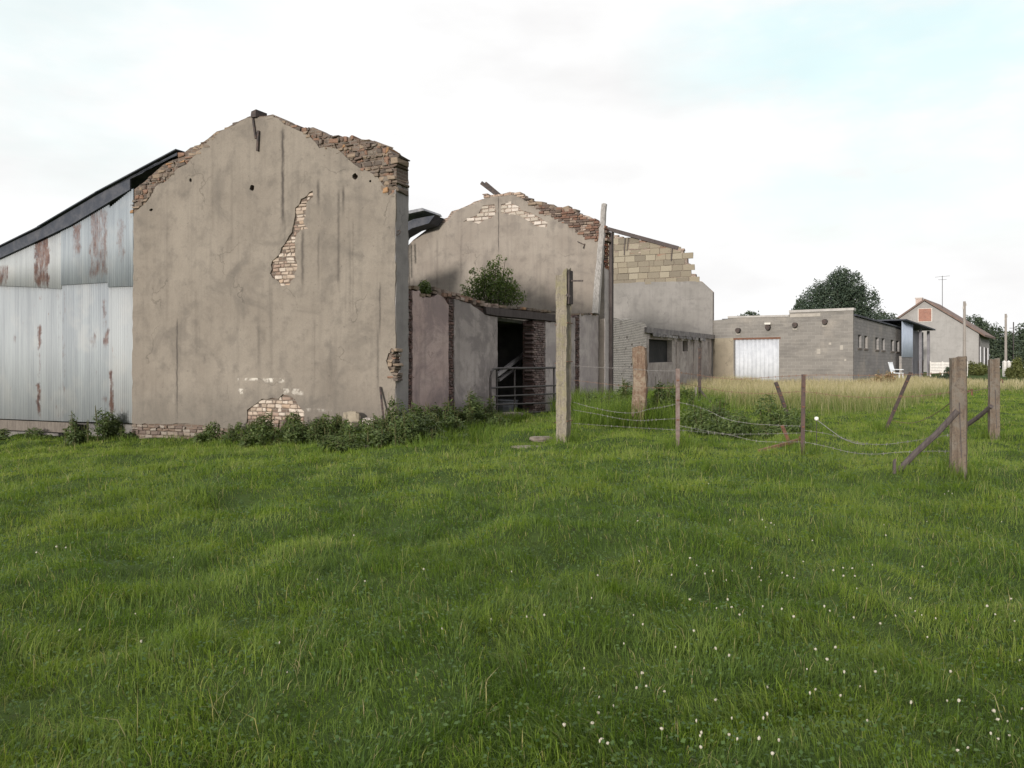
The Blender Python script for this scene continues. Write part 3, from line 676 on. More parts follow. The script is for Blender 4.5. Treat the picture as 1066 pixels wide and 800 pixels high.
# end of the gable wall, brick above and render below
z0 = FG2.h(629, 280)[1]
bricks([(0, -.25), (.5, -.25), (.5, FG2.h(629, 236)[1]), (0, FG2.h(629, 233)[1])], .22, .085, .0, .03, .012, .006, .0, .008, 80, .1)
m = bricks([(.02, z0), (.5, z0), (.5, FG2.h(629, 237)[1]), (.02, FG2.h(629, 234)[1])], .22, .085, 0, .045, .014, .006, 0, .008, 81, .1); m.V = [(.045 - v[1], v[0], v[2]) for v in m.V]; m.F = [f[::-1] for f in m.F]
m.obj('end_brick', M_red, gab2)
m = MB().prism(rough([(.0, -.2), (.5, -.2), (.5, z0), (.0, z0 + .05)], .3, .02, 82), [], 0, .035); m.V = [(.036 - v[1], v[0], v[2]) for v in m.V]; m.F = [f[::-1] for f in m.F]
m.obj('end_render_coat', m_plaster('gable_end_render', (.46, .42, .40), (.30, .275, .27), (.54, .50, .47)), gab2)
MB().box(.03, .16, .52, .72, -.2, FG2.h(629, 240)[1], .02).obj('end_upright', M_beamdk, gab2)  # dark strip added to stand in for the shadowed gap beside the gable end
# iron rails left on the ridge
m = MB()
for dx, dy in ((0, 0), (.12, .1)):
    a, b = FG2.h(500 + dx * 25, 190), FG2.h(520 + dx * 10, 205.5)
    m.bar((a[0], .1 + dy, a[1]), (b[0], .15 + dy, b[1]), .09, .16)
m.each('ridge_rail', M_darkiron, gab2)
x, z = FG2.h(602, 252); MB().bar((x, -.12, z), (x + .3, -.02, z - .15), .03).bar((x + .25, -.1, z - .3), (x + .3, -.02, z - .1), .03).obj('wall_hook', M_darkiron, gab2)
# rest of the roof on the left
roofr = FG2.root('collapsed_roof', 'grey roof sheets sagging between the near gable and the middle gable', 'roof remnant')
M_rs = m_plain('grey_roof_sheet', (.15, .155, .17), (.24, .245, .255), .6, 3)
a, b, c, d = FG2.h(414, 230), FG2.h(455, 222), FG2.h(457, 224.5), FG2.h(414, 233.5)
MB().prism([d, c, b, a], [], -1.3, .3).obj('roof_sheet', M_rs, roofr)
MB().prism(FG2.poly([(412, 244), (428, 237.5), (441, 232), (456, 229), (463, 228), (457, 236), (440, 241), (428, 248), (424, 254), (412, 256)]), [], -.9, -.05).obj('sagging_boards', M_roofdk, roofr)
m = MB()
for px, p0, p1 in ((428, 250, 285), (432, 250, 270), (425.5, 248, 296)):
    a, b = FG2.h(px, p0), FG2.h(px + .6, p1); m.bar((a[0], -1.2, a[1]), (b[0], -1.1, b[1]), .07)
m.each('hanging_batten', M_beamdk, roofr)

# ------------------------------------------------------------------ third gable
gab3 = FG3.root('block_gable', 'stepped gable of yellow stone blocks above grey render at the far end', 'gable wall')
t3 = [(628, 240), (640, 246), (650, 248), (665, 251), (680, 254), (697, 259), (704, 260.5), (711, 259), (711.3, 265), (715, 265.3), (715.5, 274), (718, 274.5), (718.5, 285), (724, 285.3), (724.3, 292.5), (730, 293), (736, 298.5), (742, 304)]
xl3 = FG3.h(628, 300)[0]
MB().prism([(xl3, -.2)] + FG3.poly(t3) + [(0, -.2)], [], .05, .45).obj('masonry_core', M_corepale, gab3)
pl = FG3.poly([(628, 296), (648, 295), (671, 294), (700, 293.5), (724, 293), (730, 293.5), (736, 299), (742, 304.5)])
MB().prism([(xl3, -.2)] + rough(pl, .5, .03, 91, closed=False) + [(0, -.2)], [], 0, .05).obj('render_coat', m_plaster('blue_grey_render', (.20, .19, .178), (.14, .133, .128), (.24, .228, .215)), gab3)
bl = FG3.poly([(628, 297), (628, 241), (640, 246), (665, 250), (697, 257.5), (711, 258.5), (711.5, 264), (716, 265), (718.5, 274), (719, 284.5), (725, 285), (725, 294)])
bricks(FG3.poly([(640, 245), (665, 249), (697, 256.5), (706, 258.5), (711, 260), (711, 268), (640, 262)]), .5, .15, .02, .3, .02, .02, .05, .02, 93, .3).obj('ridge_rubble', bpy.data.materials['dusty_cap_brick'], gab3)
bricks(bl, .78, .42, .0, .1, .025, .012, .0, .015, 92, .12).obj('stone_blocks', m_bricks('yellow_stone_block', YBLOCK, mortar_noise=.25), gab3)
a, b = FG3.h(634, 239), FG3.h(706, 258.5)
MB().bar((a[0], -.15, a[1]), (b[0], .1, b[1]), .3, .26).obj('rafter', M_beamdk, gab3)
a, b = FG3.h(651, 248), FG3.h(650, 266); c, d = FG3.h(700, 259), FG3.h(699, 272)
MB().bar((a[0], -.04, a[1]), (b[0], -.03, b[1]), .07).bar((a[0] + .25, -.04, a[1]), (b[0] + .2, -.03, b[1] + .3), .05).bar((c[0], -.04, c[1]), (d[0], -.03, d[1]), .07).each('dangling_batten', M_beamdk, gab3)

# whitish pole leaning by the second gable's end
a, b = FC.h(620, 327, -.12), FC.h(629, 213, -.12)
pole = thing('leaning_pole', 'split grey white timber pole standing against the brick end of the middle gable', 'timber pole', FC.w(a[0], -.12, a[1]), R(65))
m = MB(); rg = random.Random(6); pts = []
for i in range(14):
    t = i / 13; pts.append(((b[0] - a[0]) * t + rg.uniform(-.012, .012), rg.uniform(-.01, .01), (b[1] - a[1]) * t))
m.tube(pts, [.17 - .004 * i + rg.uniform(-.008, .008) for i in range(14)], 7)
m.obj('shaft', m_wood('bleached_timber', (.17, .16, .15), (.36, .345, .325)), pole, False)

# ------------------------------------------------------------------ block shed and lean-to beside it
shed = FS.root('block_shed', 'long flat-roofed grey concrete block shed with a white steel door', 'shed')
def m_block(name, c1, c2, mortar, dirt):
    m = Mat(name, .92, .12); b = brick_tex(m, .5, .21, c1, c2, mortar, .014)
    c = m.mix(m.math('MULTIPLY', m.mr(m.noise(1, 6, .7, stretch=(.35, .35, 1.6)), .46, .66), .6), b.outputs['Color'], dirt)
    c = m.mix(m.math('MULTIPLY', m.mr(m.noise(.5, 4, .6), .5, .7), .35), c, (.40, .36, .31))
    m.col(c); m.bump(m.math('SUBTRACT', m.math('MULTIPLY', m.noise(25, 3, .7), .4), b.outputs['Fac']), .5, .02)
    return m.m
M_bf = m_block('concrete_block', (.215, .202, .185), (.178, .168, .155), (.25, .237, .22), (.12, .113, .106))
sl = FS.h(741, 400)[0]
ftop = FS.poly([(741, 334), (757.5, 332.5), (757.8, 331), (821.5, 329.5), (821.8, 325.5), (888, 323)])
door = FS.poly([(764.5, 354), (764.5, 420), (811, 420), (811, 353.2)])
front = [(sl, -.4), ] + ftop + [(0, -.4)]
dd = [(door[0][0], door[0][1]), (door[0][0], .1), (door[3][0], .1), (door[3][0], door[3][1])]
MB().prism(front, [dd], 0, .22).obj('front_wall', M_bf, shed)
xr = FS.h(811, 380)[0]; xd = FS.h(764.5, 380)[0]
rz = FS.h(742, 352.5)[1]
MB().prism([(sl, -.3), (xd - .06, -.3), (xd - .06, rz), (sl, rz)], [], -.03, 0 - .002).obj('tan_render_patch', m_plaster('tan_render', (.26, .225, .17), (.18, .155, .12), (.31, .275, .21)), shed)
DZ = max(door[0][1], door[3][1])
corr_sheet('steel_door', ((xd + .02, DZ, -.1), (xr - .02, DZ, -.1)), .06, m_plain('white_steel', (.47, .49, .52), (.40, .42, .45), .6, 2), shed, .28, .03)
MB().box(xd - .1, xr + .1, -.012, .05, DZ, DZ + .12).obj('door_head', M_rust, shed)
# copings
m = MB()
a, b = FS.h(821.5, 325)[0], .06; z = FS.h(888, 323)[1]; z2 = FS.h(821.8, 325.5)[1]
m.prism([(a, z2 - .02), (b, z - .02), (b, z + .14), (a, z2 + .14)], [], -.07, .5)
c_ = FS.h(757.8, 331); d_ = FS.h(821.3, 329.5); m.prism([(c_[0], c_[1] - .02), (d_[0], d_[1] - .02), (d_[0], d_[1] + .1), (c_[0], c_[1] + .1)], [], -.05, .5)
m.obj('coping', m_plain('pale_coping', (.38, .365, .345), (.30, .285, .27), .85, 2), shed)
a, b = FS.h(822.5, 326.5), FS.h(854, 329.5)
MB().box(a[0], b[0], -.014, .0 - .002, b[1], a[1] - .05).obj('pale_band', m_plain('pale_mortar', (.34, .315, .28), (.28, .26, .23), .9, 3), shed)
for i, px in enumerate((769, 800, 828, 859)):
    py = (344, 341, 338.5, 335)[i]; x, z = FS.h(px, py)
    m = MB(); n = 10
    ring = [(x + .2 * math.cos(2 * math.pi * k / n), 0, z + .2 * math.sin(2 * math.pi * k / n)) for k in range(n)]
    m.tube([(x, .1, z), (x + .05, -.42, z - .02)], .16, 10); o = m.obj('spout_pipe', M_darkiron, shed)
    m = MB().box(x - .18, x + .22, -.3, -.004, z + .17, z + .30, .01) if i in (1,) else MB().box(x - .16, x + .1, -.03, -.003, z - .32, z - .2, .01)
    m.obj('mortar_patch', m_plain('white_mortar', (.6, .57, .52), (.45, .42, .38), .9, 3) if i == 1 else bpy.data.materials['pale_mortar'], o)
for px, py, w_, h_ in ((852, 366, .22, .3), (876, 362, .18, .28), (864, 358, .14, .14), (880, 375, .1, .12)):
    x, z = FS.h(px, py); MB().box(x - w_ / 2, x + w_ / 2, -.01, -.002, z - h_ / 2, z + h_ / 2, .01).obj('mortar_patch', bpy.data.materials['pale_mortar'], shed)
# right side wall, seen along
FSS = Frame(FS.w(0, 0)[:2], 55)
Ls = FSS.h(944, 380)[0]
side = thing('side', '', '', (0, 0, 0)); bpy.data.objects.remove(side)
def side_prism(outer, holes, y0, y1):            # polygon in the side wall's own plane, moved into the shed's frame
    m = MB().prism(outer, holes, y0, y1); m.V = [(-v[1], v[0], v[2]) for v in m.V]; return m
st = FSS.poly([(888, 329), (892, 330.5), (944, 344)])
wins = []
for px in (895, 901.5, 913, 919.5, 929, 934.5):
    k = (px - 895) / 40
    wins.append(FSS.poly([(px - 1.6, 348.5 + 6.3 * k), (px - 1.6, 362 + 4 * k), (px + 1.6, 362.3 + 4 * k), (px + 1.6, 349 + 6.3 * k)]))
M_bs = m_block('shaded_concrete_block', (.26, .25, .245), (.215, .21, .205), (.19, .185, .18), (.165, .16, .16))  # cooler copy of the block, side wall's shade put into its colour
side_prism([(.225, -.4), (Ls, -.4)] + [st[2], st[1], (.225, st[0][1])], wins, -.001, .22).obj('side_wall', M_bs, shed)
for p in wins:
    xs = [v[0] for v in p]; zs = [v[1] for v in p]
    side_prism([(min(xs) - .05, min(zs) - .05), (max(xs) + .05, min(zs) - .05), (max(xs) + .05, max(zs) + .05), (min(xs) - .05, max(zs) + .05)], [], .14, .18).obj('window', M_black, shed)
    side_prism([(min(xs) - .12, min(zs) - .14), (max(xs) + .12, min(zs) - .14), (max(xs) + .12, min(zs) - .03), (min(xs) - .12, min(zs) - .03)], [], -.04, -.003).obj('window_sill', M_beam, shed)
side_prism([(.23, st[0][1] + .02), (Ls + .15, st[2][1]), (Ls + .15, st[2][1] + .1), (.23, st[0][1] + .12)], [], -.12, 8.5).obj('roof_edge', M_roofdk, shed)
mesh_obj('rear_wall', *(lambda q_: (q_.V, q_.F))(MB().box(sl, -.1, Ls - .2, Ls - .01, -.3, 3.6)), M_bs, shed)

FN = Frame(FSS.w(Ls, -.45)[:2], 55)
annex = FN.root('tin_annex', 'tall blue grey tin annex with dark open bays between the shed and the white house', 'shed')
k0, k1, k2, k3 = FN.h(939, 370)[0], FN.h(950, 370)[0], FN.h(959.5, 370)[0], FN.h(968, 370)[0]
zt = lambda px, py: FN.h(px, py)[1]
corr_sheet('blue_sheet', ((k0, zt(939, 334.5), zt(939, 372)), (k1, zt(950, 338), zt(950, 372))), 0, m_plain('pale_blue_sheet', (.44, .50, .60), (.36, .42, .53), .5, 1.5), annex, .3, .03)
MB().box(k0, k1, .02, .2, -.2, zt(945, 371.5)).obj('base_wall', M_bs, annex)
m = MB(); 
for k in (k1 - .1, k2, k3 - .2): m.box(k, k + .22, 0, .22, -.2, zt(955, 341.5))
m.each('bay_post', m_plain('grey_post', (.16, .155, .17), (.22, .215, .23), .9, 2), annex)
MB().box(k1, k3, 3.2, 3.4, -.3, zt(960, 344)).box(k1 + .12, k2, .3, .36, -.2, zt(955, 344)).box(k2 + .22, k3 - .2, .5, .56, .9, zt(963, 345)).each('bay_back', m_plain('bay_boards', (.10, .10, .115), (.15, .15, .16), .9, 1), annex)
MB().prism([(k0 - .4, zt(938, 333.6)), (k3 + .9, zt(970, 344.5)), (k3 + .9, zt(970, 343.2)), (k0 - .4, zt(938, 332.3))], [], -.35, 4).obj('roof', M_roofdk, annex)
MB().box(k2 + .3, k3 - .3, .6, 1.6, -.2, zt(964, 376), .15).obj('stored_heap', M_darkiron, annex)

# ------------------------------------------------------------------ white house
house = FH.root('white_house', 'pale rendered house with a brown shuttered gable window and dark roof', 'house')
re_, rp = FH.h(1019, 347), FH.h(963, 313.5)
half = re_[0] - rp[0]; xa = rp[0] - half; Zb = .2
DPT = 9.0
wallp = [(xa, Zb), (0, Zb), (0, re_[1]), rp, (xa, re_[1])]
wsh = FH.poly([(955.5, 321.5), (955.5, 334.5), (970.5, 335), (970.5, 322)])
M_hw = m_plaster('house_render', (.29, .28, .27), (.235, .228, .22), (.325, .315, .305))
MB().prism(wallp, [], 0, DPT).obj('wall', M_hw, house)
xs = [p[0] for p in wsh]; zs = [p[1] for p in wsh]
s_ = MB().box(min(xs), max(xs), -.04, -.003, min(zs), max(zs)).obj('window', m_plain('pale_sill', (.55, .52, .48), (.48, .45, .42)), house)
m = MB()
for i in range(9):
    z = min(zs) + .06 + (max(zs) - min(zs) - .1) * i / 9; m.box(min(xs) + .08, max(xs) - .08, -.07, -.041, z, z + (max(zs) - min(zs)) / 10.5)
m.obj('shutter', m_plain('brown_shutter', (.30, .15, .11), (.24, .12, .09), .7, 2), s_)
M_rt = m_plain('dark_brown_tile', (.13, .09, .075), (.18, .13, .11), .85, 1.5)
for sgn in (-1, 1):
    ex = rp[0] + sgn * (half + .55); ez = rp[1] - (rp[1] - re_[1]) * (half + .55) / half
    V = [(rp[0], -.35, rp[1] + .02), (rp[0], DPT + .3, rp[1] + .02), (ex, DPT + .3, ez + .02), (ex, -.35, ez + .02)]
    V += [(v[0], v[1], v[2] + .2) for v in V]
    mesh_obj('roof_slope', V, MB.BOXF if sgn > 0 else [f[::-1] for f in MB.BOXF], M_rt, house)
x = FH.h(953, 315)[0]; zc = FH.h(953, 310)[1]
ch = MB().box(x - .3, x + .3, 1.8, 2.4, rp[1] - 2, zc).obj('chimney', m_plain('chimney_brick', (.42, .34, .30), (.34, .27, .24)), house)
MB().box(x - .36, x + .36, 1.74, 2.46, zc, zc + .12).obj('chimney_cap', m_plain('cap_stone', (.45, .40, .37), (.38, .34, .31)), ch)
x, z = FH.h(976, 311); 
MB().tube([(x, 3, z - 1), (x, 3, z + 2.6)], .03, 5).bar((x - .7, 3, z + 2.5), (x + .7, 3, z + 2.55), .03).bar((x - .4, 3, z + 2.2), (x + .4, 3, z + 2.2), .03).obj('aerial', M_gate, house)
m = MB(); m.tube([(.06, -.1, Zb), (.06, -.1, re_[1] - .3)], .05, 6); m.obj('downpipe', M_gate, house)
FHS = Frame(FH.w(0, 0)[:2], 53.5)
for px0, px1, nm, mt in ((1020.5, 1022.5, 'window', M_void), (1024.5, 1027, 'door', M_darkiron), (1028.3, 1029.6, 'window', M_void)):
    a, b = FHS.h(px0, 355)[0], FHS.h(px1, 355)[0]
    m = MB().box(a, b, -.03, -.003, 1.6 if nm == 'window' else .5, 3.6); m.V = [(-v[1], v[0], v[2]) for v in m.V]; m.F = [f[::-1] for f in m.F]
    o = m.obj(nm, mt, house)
    m = MB().box(a - .6, a - .08, -.09, -.032, 1.6, 3.6); m.V = [(-v[1], v[0], v[2]) for v in m.V]; m.F = [f[::-1] for f in m.F]
    m.obj('shutter_leaf', m_plain('white_shutter', (.7, .7, .72), (.6, .6, .62)), o)
# board fence in front of the house
fb = thing('board_fence', 'low white board fence below the house gable', 'fence', FH.w(-9.0, -6, T(*FH.w(-9.0, -6)[:2])), R(-30))
def on(px, y): return ((px - CX) / F * y, y)
bx0, bx1 = FH.local(*on(968, 76))[0] + 9, FH.local(*on(997, 70))[0] + 9
m = MB()
for i in range(4): m.box(0, 3.1, -.02, .02, .12 + .26 * i, .34 + .26 * i)
m.each('rail_board', m_plain('worn_white_board', (.62, .60, .57), (.5, .48, .45)), fb)
for i in range(4): MB().box(i * 1.0, i * 1.0 + .1, .021, .12, -.2, 1.2).obj('fence_post', bpy.data.materials['worn_white_board'], fb)
fb.location = (*on(968, 72), T(*on(968, 72)) + .15); fb.rotation_euler.z = R(-12)

# ------------------------------------------------------------------ vegetation builders
def leaf_cloud(n, blobs, size, seed, up=.35, shell=.5):
    rg = np.random.default_rng(seed); bw = np.array([b[3] * b[4] * b[5] for b in blobs]) ** .8; bw = bw / bw.sum()
    k = rg.choice(len(blobs), n, p=bw); B = np.array(blobs)[k]
    d = rg.normal(size=(n, 3)); d /= np.linalg.norm(d, axis=1)[:, None]
    r = rg.uniform(shell ** 3, 1.0, n) ** (1 / 3) * rg.uniform(.85, 1.12, n)
    r *= 1 + .22 * (rg.random(n) < .16); c = B[:, :3] + d * B[:, 3:6] * r[:, None]
    nrm = d * .7 + rg.normal(size=(n, 3)) * .6; nrm[:, 2] += up; nrm /= np.linalg.norm(nrm, axis=1)[:, None]
    t = np.cross(nrm, rg.normal(size=(n, 3))); t /= np.linalg.norm(t, axis=1)[:, None]; b = np.cross(nrm, t)
    s = size * rg.uniform(.6, 1.4, n)[:, None]
    V = np.stack([c - t * s, c + b * s * .36 + nrm * s * .2, c + t * s, c - b * s * .36 + nrm * s * .2], 1).reshape(-1, 3)
    q_ = np.arange(n)[:, None] * 4
    return V, np.concatenate([q_ + [0, 1, 2], q_ + [0, 2, 3]])
M_weed = m_leaf('nettle_leaf', [(0, (.045, .07, .024)), (.5, (.075, .108, .036)), (1, (.115, .15, .052))])
M_weed2 = m_leaf('bramble_leaf', [(0, (.05, .08, .024)), (.5, (.085, .122, .038)), (1, (.13, .17, .055))])
M_stem = m_plain('weed_stem', (.06, .07, .025), (.09, .075, .035), .9, 9)
M_bush = m_leaf('elder_leaf', [(0, (.05, .078, .024)), (.5, (.08, .118, .034)), (1, (.12, .16, .05))], .45)
M_con = m_leaf('cypress_leaf', [(0, (.030, .048, .034)), (.5, (.046, .068, .046)), (1, (.066, .09, .056))], .15)
M_hedge = m_leaf('far_leaf', [(0, (.034, .05, .034)), (.5, (.05, .07, .044)), (1, (.07, .092, .052))], .15)
M_bark = m_wood('bark', (.06, .05, .04), (.11, .09, .075))
def weed(name, wx, wy, hh, n, leaf, mat, seed, label, cat, group=None, lumps=18):
    o = thing(name, label, cat, group=group); rg = random.Random(seed); bl = []; st_ = MB()
    for i in range(lumps):
        x, y = rg.uniform(-.5, .5) * wx * .85, rg.uniform(-.5, .5) * wy * .8
        h_ = hh * rg.choice((.4, .55, .7, .85, 1.15)) * rg.uniform(.85, 1.1) * (1 - .45 * (abs(x) / wx * 2) ** 2)
        rr = min(wx, max(wy, .4)) / lumps ** .5 * rg.choice((.35, .5, .7, .9, 1.25))
        bl.append((x, y, h_ * .52, rr, rr, h_ * .5))
        for k in range(3):
            a = rg.uniform(0, 6.28); st_.tube([(0, 0, -.2), (x + rr * .3 * math.cos(a), y + rr * .3 * math.sin(a), -.1), (x + rr * .5 * math.cos(a), y + rr * .5 * math.sin(a), h_ * .6), (x + rr * .7 * math.cos(a), y + rr * .7 * math.sin(a), h_ * rg.uniform(.95, 1.15))], [.014, .012, .009, .004], 4)
    V, t = leaf_cloud(n, bl, leaf, seed, .5, .3)
    V[:, 2] = np.maximum(V[:, 2], -.05)
    tri_mesh('leaves', V, t, mat, o); st_.obj('stems', M_stem, o)
    return o
WV = [weed('weed_clump', 1.8, .8, .78, 2600, .048, M_weed, 101, 'x', 'weeds', 'weeds along the foot of the barn'),
      weed('weed_clump', 1.9, .7, .55, 2400, .05, M_weed2, 102, 'x', 'weeds', 'weeds along the foot of the barn'),
      weed('weed_clump', 1.2, .8, 1.1, 2400, .06, M_weed, 103, 'x', 'weeds', 'weeds along the foot of the barn')]
used = set()
def put_weed(v, loc, sx, sy, sz, rz_, label):
    o = WV[v] if v not in used else copy_tree(WV[v]); used.add(v)
    o.location = loc; o.scale = (sx, sy, sz); o.rotation_euler = (0, 0, rz_); o['label'] = label
    return o
def atwall(px, d_, fr=FA):
    x, _ = fr.h(px, 450, d_); p = fr.w(x, d_); return (p.x, p.y, T(p.x, p.y) - .02)
put_weed(0, atwall(100, -.7), 1.15, 1, .95, .3, 'dark weed clump below the corrugated sheets, left of the barn corner')
put_weed(1, atwall(15, -.6), 1.3, 1, .55, 2.9, 'low weeds under the plank at the left edge of the lean-to')
put_weed(1, atwall(237, -.5), .9, 1, .8, .5, 'weeds left of the bare brick patch at the barn foot')
put_weed(0, atwall(284, -.75), 1.0, 1, .7, 3.4, 'weeds hiding the bottom of the bare brick patch')
put_weed(1, atwall(325, -.6), 1.0, 1, 1.0, .1, 'weeds right of the bare brick patch at the barn foot')
put_weed(1, atwall(372, -.75), .9, .9, .75, 3.0, 'weeds around the fallen stones by the barn wall')
put_weed(2, atwall(404, -.55), .9, .9, .72, 1.0, 'weeds at the right front corner of the tall gable')
put_weed(2, atwall(436, -.75, FC), 1.05, 1, .6, 2.0, 'nettle clump against the pink render panel')
put_weed(0, atwall(455, -.9, FC), 1.0, 1.1, .95, 1.2, 'nettles below the dark brick strip beside the pink panel')
put_weed(2, atwall(484, -.6, FC), 1.25, 1, .7, .2, 'tall nettles against the grey render panel')
put_weed(0, atwall(503, -.7, FC), 1.0, 1, .8, 1.6, 'nettles beside the hinge end of the metal gate')
for i_, (a_, b_, l_) in enumerate(((262, 461, 'low front weeds left of the bare brick patch'), (308, 465, 'low front weeds under the right half of the bare brick patch'), (346, 462, 'low weeds behind the dark rounded stone'), (380, 466, 'low weeds right of the long flat stone'), (455, 455, 'low front weeds between pink and grey render panels'), (494, 445, 'low front weeds before the grey render panel'))):
    p_ = G(a_, b_); put_weed(i_ % 2, (p_.x, p_.y, p_.z - .02), 1.05, 1, .5 + .08 * (i_ % 3), i_ * 1.3, l_)
def atpx(px, py): p = G(px, py); return (p.x, p.y, p.z - .02)
put_weed(1, atpx(286, 462), 1.0, 1, .75, .8, 'front row weeds before the bare brick patch at the barn foot')
put_weed(0, atpx(325, 463), 1.0, 1, .62, 2.2, 'dark front row weeds between the brick patch and the fallen stones')
put_weed(1, atpx(396, 464), 1.0, 1, .9, 2.5, 'weeds around the foot of the leaning iron rod')
put_weed(0, atpx(418, 462), 1.0, 1, 0.66, .2, 'dark weeds in front of the grey wall end of the tall gable')
put_weed(2, atpx(437, 459), 1.0, 1, 0.56, 2.6, 'nettle mass in front of the pink render panel')
put_weed(0, atpx(470, 447), 1.1, 1, 0.66, 2.9, 'nettles before the second dark brick strip')
put_weed(1, atpx(612, 434), 1.4, 1, 1.2, 1.4, 'weeds below the pale wall panel behind the wires')
put_weed(2, atpx(643, 434), 1.8, 1.2, .85, .4, 'weeds under the whitewashed brick panel')
put_weed(2, atpx(683, 440), 1.2, 1.3, .8, .8, 'tall nettle stand right of the split log post')
put_weed(0, atpx(700, 440), 1.0, 1.3, 1.05, 2.8, 'nettle stand behind the pale rusty stake')
put_weed(2, atpx(717, 436), 1.1, 1.3, .65, 2.2, 'rank nettles right of the pale rusty stake')
put_weed(1, atpx(737, 431), 1.3, 1.3, .9, 1.0, 'rank weeds by the thin dark stake and its brace')
b0 = G(785, 458)
br = weed('bramble_bush', 2.7, 1.6, .95, 7000, .05, M_weed2, 111, 'low dark bramble bush in the meadow beside the upright rusty stake', 'bush', lumps=14)
br.location = (b0.x, b0.y + .6, b0.z); br.scale = (.95, 1, .85)
b0 = G(755, 452); br = weed('bramble_bush', 1.6, 1.2, .7, 2600, .045, M_weed2, 112, 'small bramble sprawl left of the larger bramble bush', 'bush', lumps=8); br.location = (b0.x, b0.y + .6, b0.z); br.scale = (.9, 1, .7)
M_dead = m_leaf('dead_dock_leaf', [(0, (.16, .11, .055)), (.5, (.23, .165, .085)), (1, (.30, .22, .12))], .2)
for px, py, ww, hh, sd_, lb in ((921, 396, 2.2, 1.0, 151, 'dead brown dock patch at the side wall of the block shed'), (905, 400, 1.6, .7, 152, 'smaller brown weed patch at the right corner of the block shed')):
    x = (px - CX) / F * 47; o = weed('dead_weed_patch', ww, 1.2, hh, 1500, .08, M_dead, sd_, lb, 'weeds', lumps=7); o.location = (x, 47, T(x, 47))
# elder growing inside the ruin
ep = P(512, 300, 30.5)
el = thing('elder_shrub', 'green elder shrub growing inside the ruin above the side wall', 'shrub', (ep.x, ep.y, 0))
bl = []; rg = random.Random(5); st_ = MB()
for (px, py, r) in ((497, 303, .5), (508, 297, .55), (520, 301, .6), (532, 307, .5), (511, 287, .4), (522, 288, .38), (502, 292, .35), (516, 277, .28), (528, 298, .4), (486, 306, .32), (526, 271, .14), (493, 283, .18), (541, 311, .3), (510, 275, .15), (519, 268, .14), (530, 283, .16), (504, 281, .16), (490, 293, .2), (537, 299, .2), (481, 300, .14), (515, 310, .6), (500, 312, .5)):
    q_ = P(px, py, 30.5 + rg.uniform(-.5, .5)); bl.append((q_.x - ep.x, q_.y - ep.y, q_.z, r, r, r * .9))
    st_.tube([(rg.uniform(-.1, .1), rg.uniform(-.1, .1), -.1), ((q_.x - ep.x) * .4, 0, q_.z * .6), (q_.x - ep.x, q_.y - ep.y, q_.z)], [.05, .035, .01], 5)
V, t = leaf_cloud(4600, bl, .06, 6, .4, .1); tri_mesh('crown', V, t, M_bush, el); st_.obj('trunk', M_bark, el)
# plant on the wall top
q_ = FC.h(447, 309); pz = FC.w(q_[0], .25, q_[1])
wt = weed('wall_top_plant', .7, .4, .35, 500, .05, M_weed2, 120, 'small tuft of green leaves growing on top of the pink wall panel', 'plant', lumps=4); wt.location = pz; wt.rotation_euler.z = R(65)

def tree(name, blobs_px, y, n, leaf, mat, seed, label, group=None, spread=.6):
    pts = [(P(px, py, y), r) for px, py, r in blobs_px]; bx = sum(p.x for p, r in pts) / len(pts)
    base = Vector((bx, y, T(bx, y))); o = thing(name, label, 'tree', base, group=group)
    rg = random.Random(seed); bl = []; tr = MB()
    tz = max(p.z for p, r in pts) - base.z
    tr.tube([(0, 0, -.3), (.05, 0, tz * .35), (0, .05, tz * .75)], [.28, .2, .08], 8)
    for p, r in pts:
        c = p - base; yy = rg.uniform(-spread, spread) * 2
        bl.append((c.x, yy, c.z, r, r, r * 1.05)); tr.tube([(0, 0, max(.4, c.z * .5)), (c.x * .6, yy * .6, c.z * .85), (c.x, yy, c.z)], [.09, .06, .02], 5)
        for k in range(6):
            a, e = rg.uniform(0, 6.28), rg.uniform(-.7, 1.2); s_ = r * rg.uniform(.3, .5)
            bl.append((c.x + r * .95 * math.cos(a) * math.cos(e), yy + r * .95 * math.sin(a) * math.cos(e), c.z + r * .95 * math.sin(e), s_, s_, s_ * 1.25))
    V, t_ = leaf_cloud(n, bl, leaf, seed, .3, .35)
    tri_mesh('crown', V, t_, mat, o); tr.obj('trunk', M_bark, o)
    return o
tree('cypress_tree', [(874, 289, .8), (874, 294, 1.0), (866, 302, 1.1), (883, 301, 1.1), (858, 310, 1.4), (872, 312, 1.8), (890, 310, 1.5), (850, 320, 1.3), (864, 324, 1.7), (882, 324, 1.8), (899, 318, 1.2), (904, 328, 1.1), (897, 332, 1.5), (845, 330, 1.3), (876, 340, 2), (855, 340, 1.6), (898, 345, 1.6), (897, 303, .6), (840, 324, .6)],
     75, 32000, .125, M_con, 131, 'large dark conifer rising behind the block shed', spread=1.0)
tree('round_tree', [(833, 318, .5), (836, 325, .8), (832, 332, .8), (838, 345, 1.2)], 78, 2200, .16, M_con, 132, 'small dark treetop at the left flank of the conifer')
tree('round_tree', [(917, 331, .7), (922, 335, .6), (914, 340, 1.0), (919, 350, 1.2)], 84, 2200, .17, M_hedge, 133, 'small treetop in the gap between the conifer and the white house')
tree('round_tree', [(771, 335, .6), (781, 334, .8), (790, 337, .6), (778, 347, 1.6)], 90, 1800, .2, M_hedge, 134, 'low treetop just showing over the left end of the block shed')
tree('round_tree', [(1013, 337, 1.0), (1019, 341, 1.1), (1024, 352, 1.6), (1016, 356, 1.6)], 104, 3200, .2, M_hedge, 135, 'treetop rising just behind the right eave of the white house', 'trees in the far row')
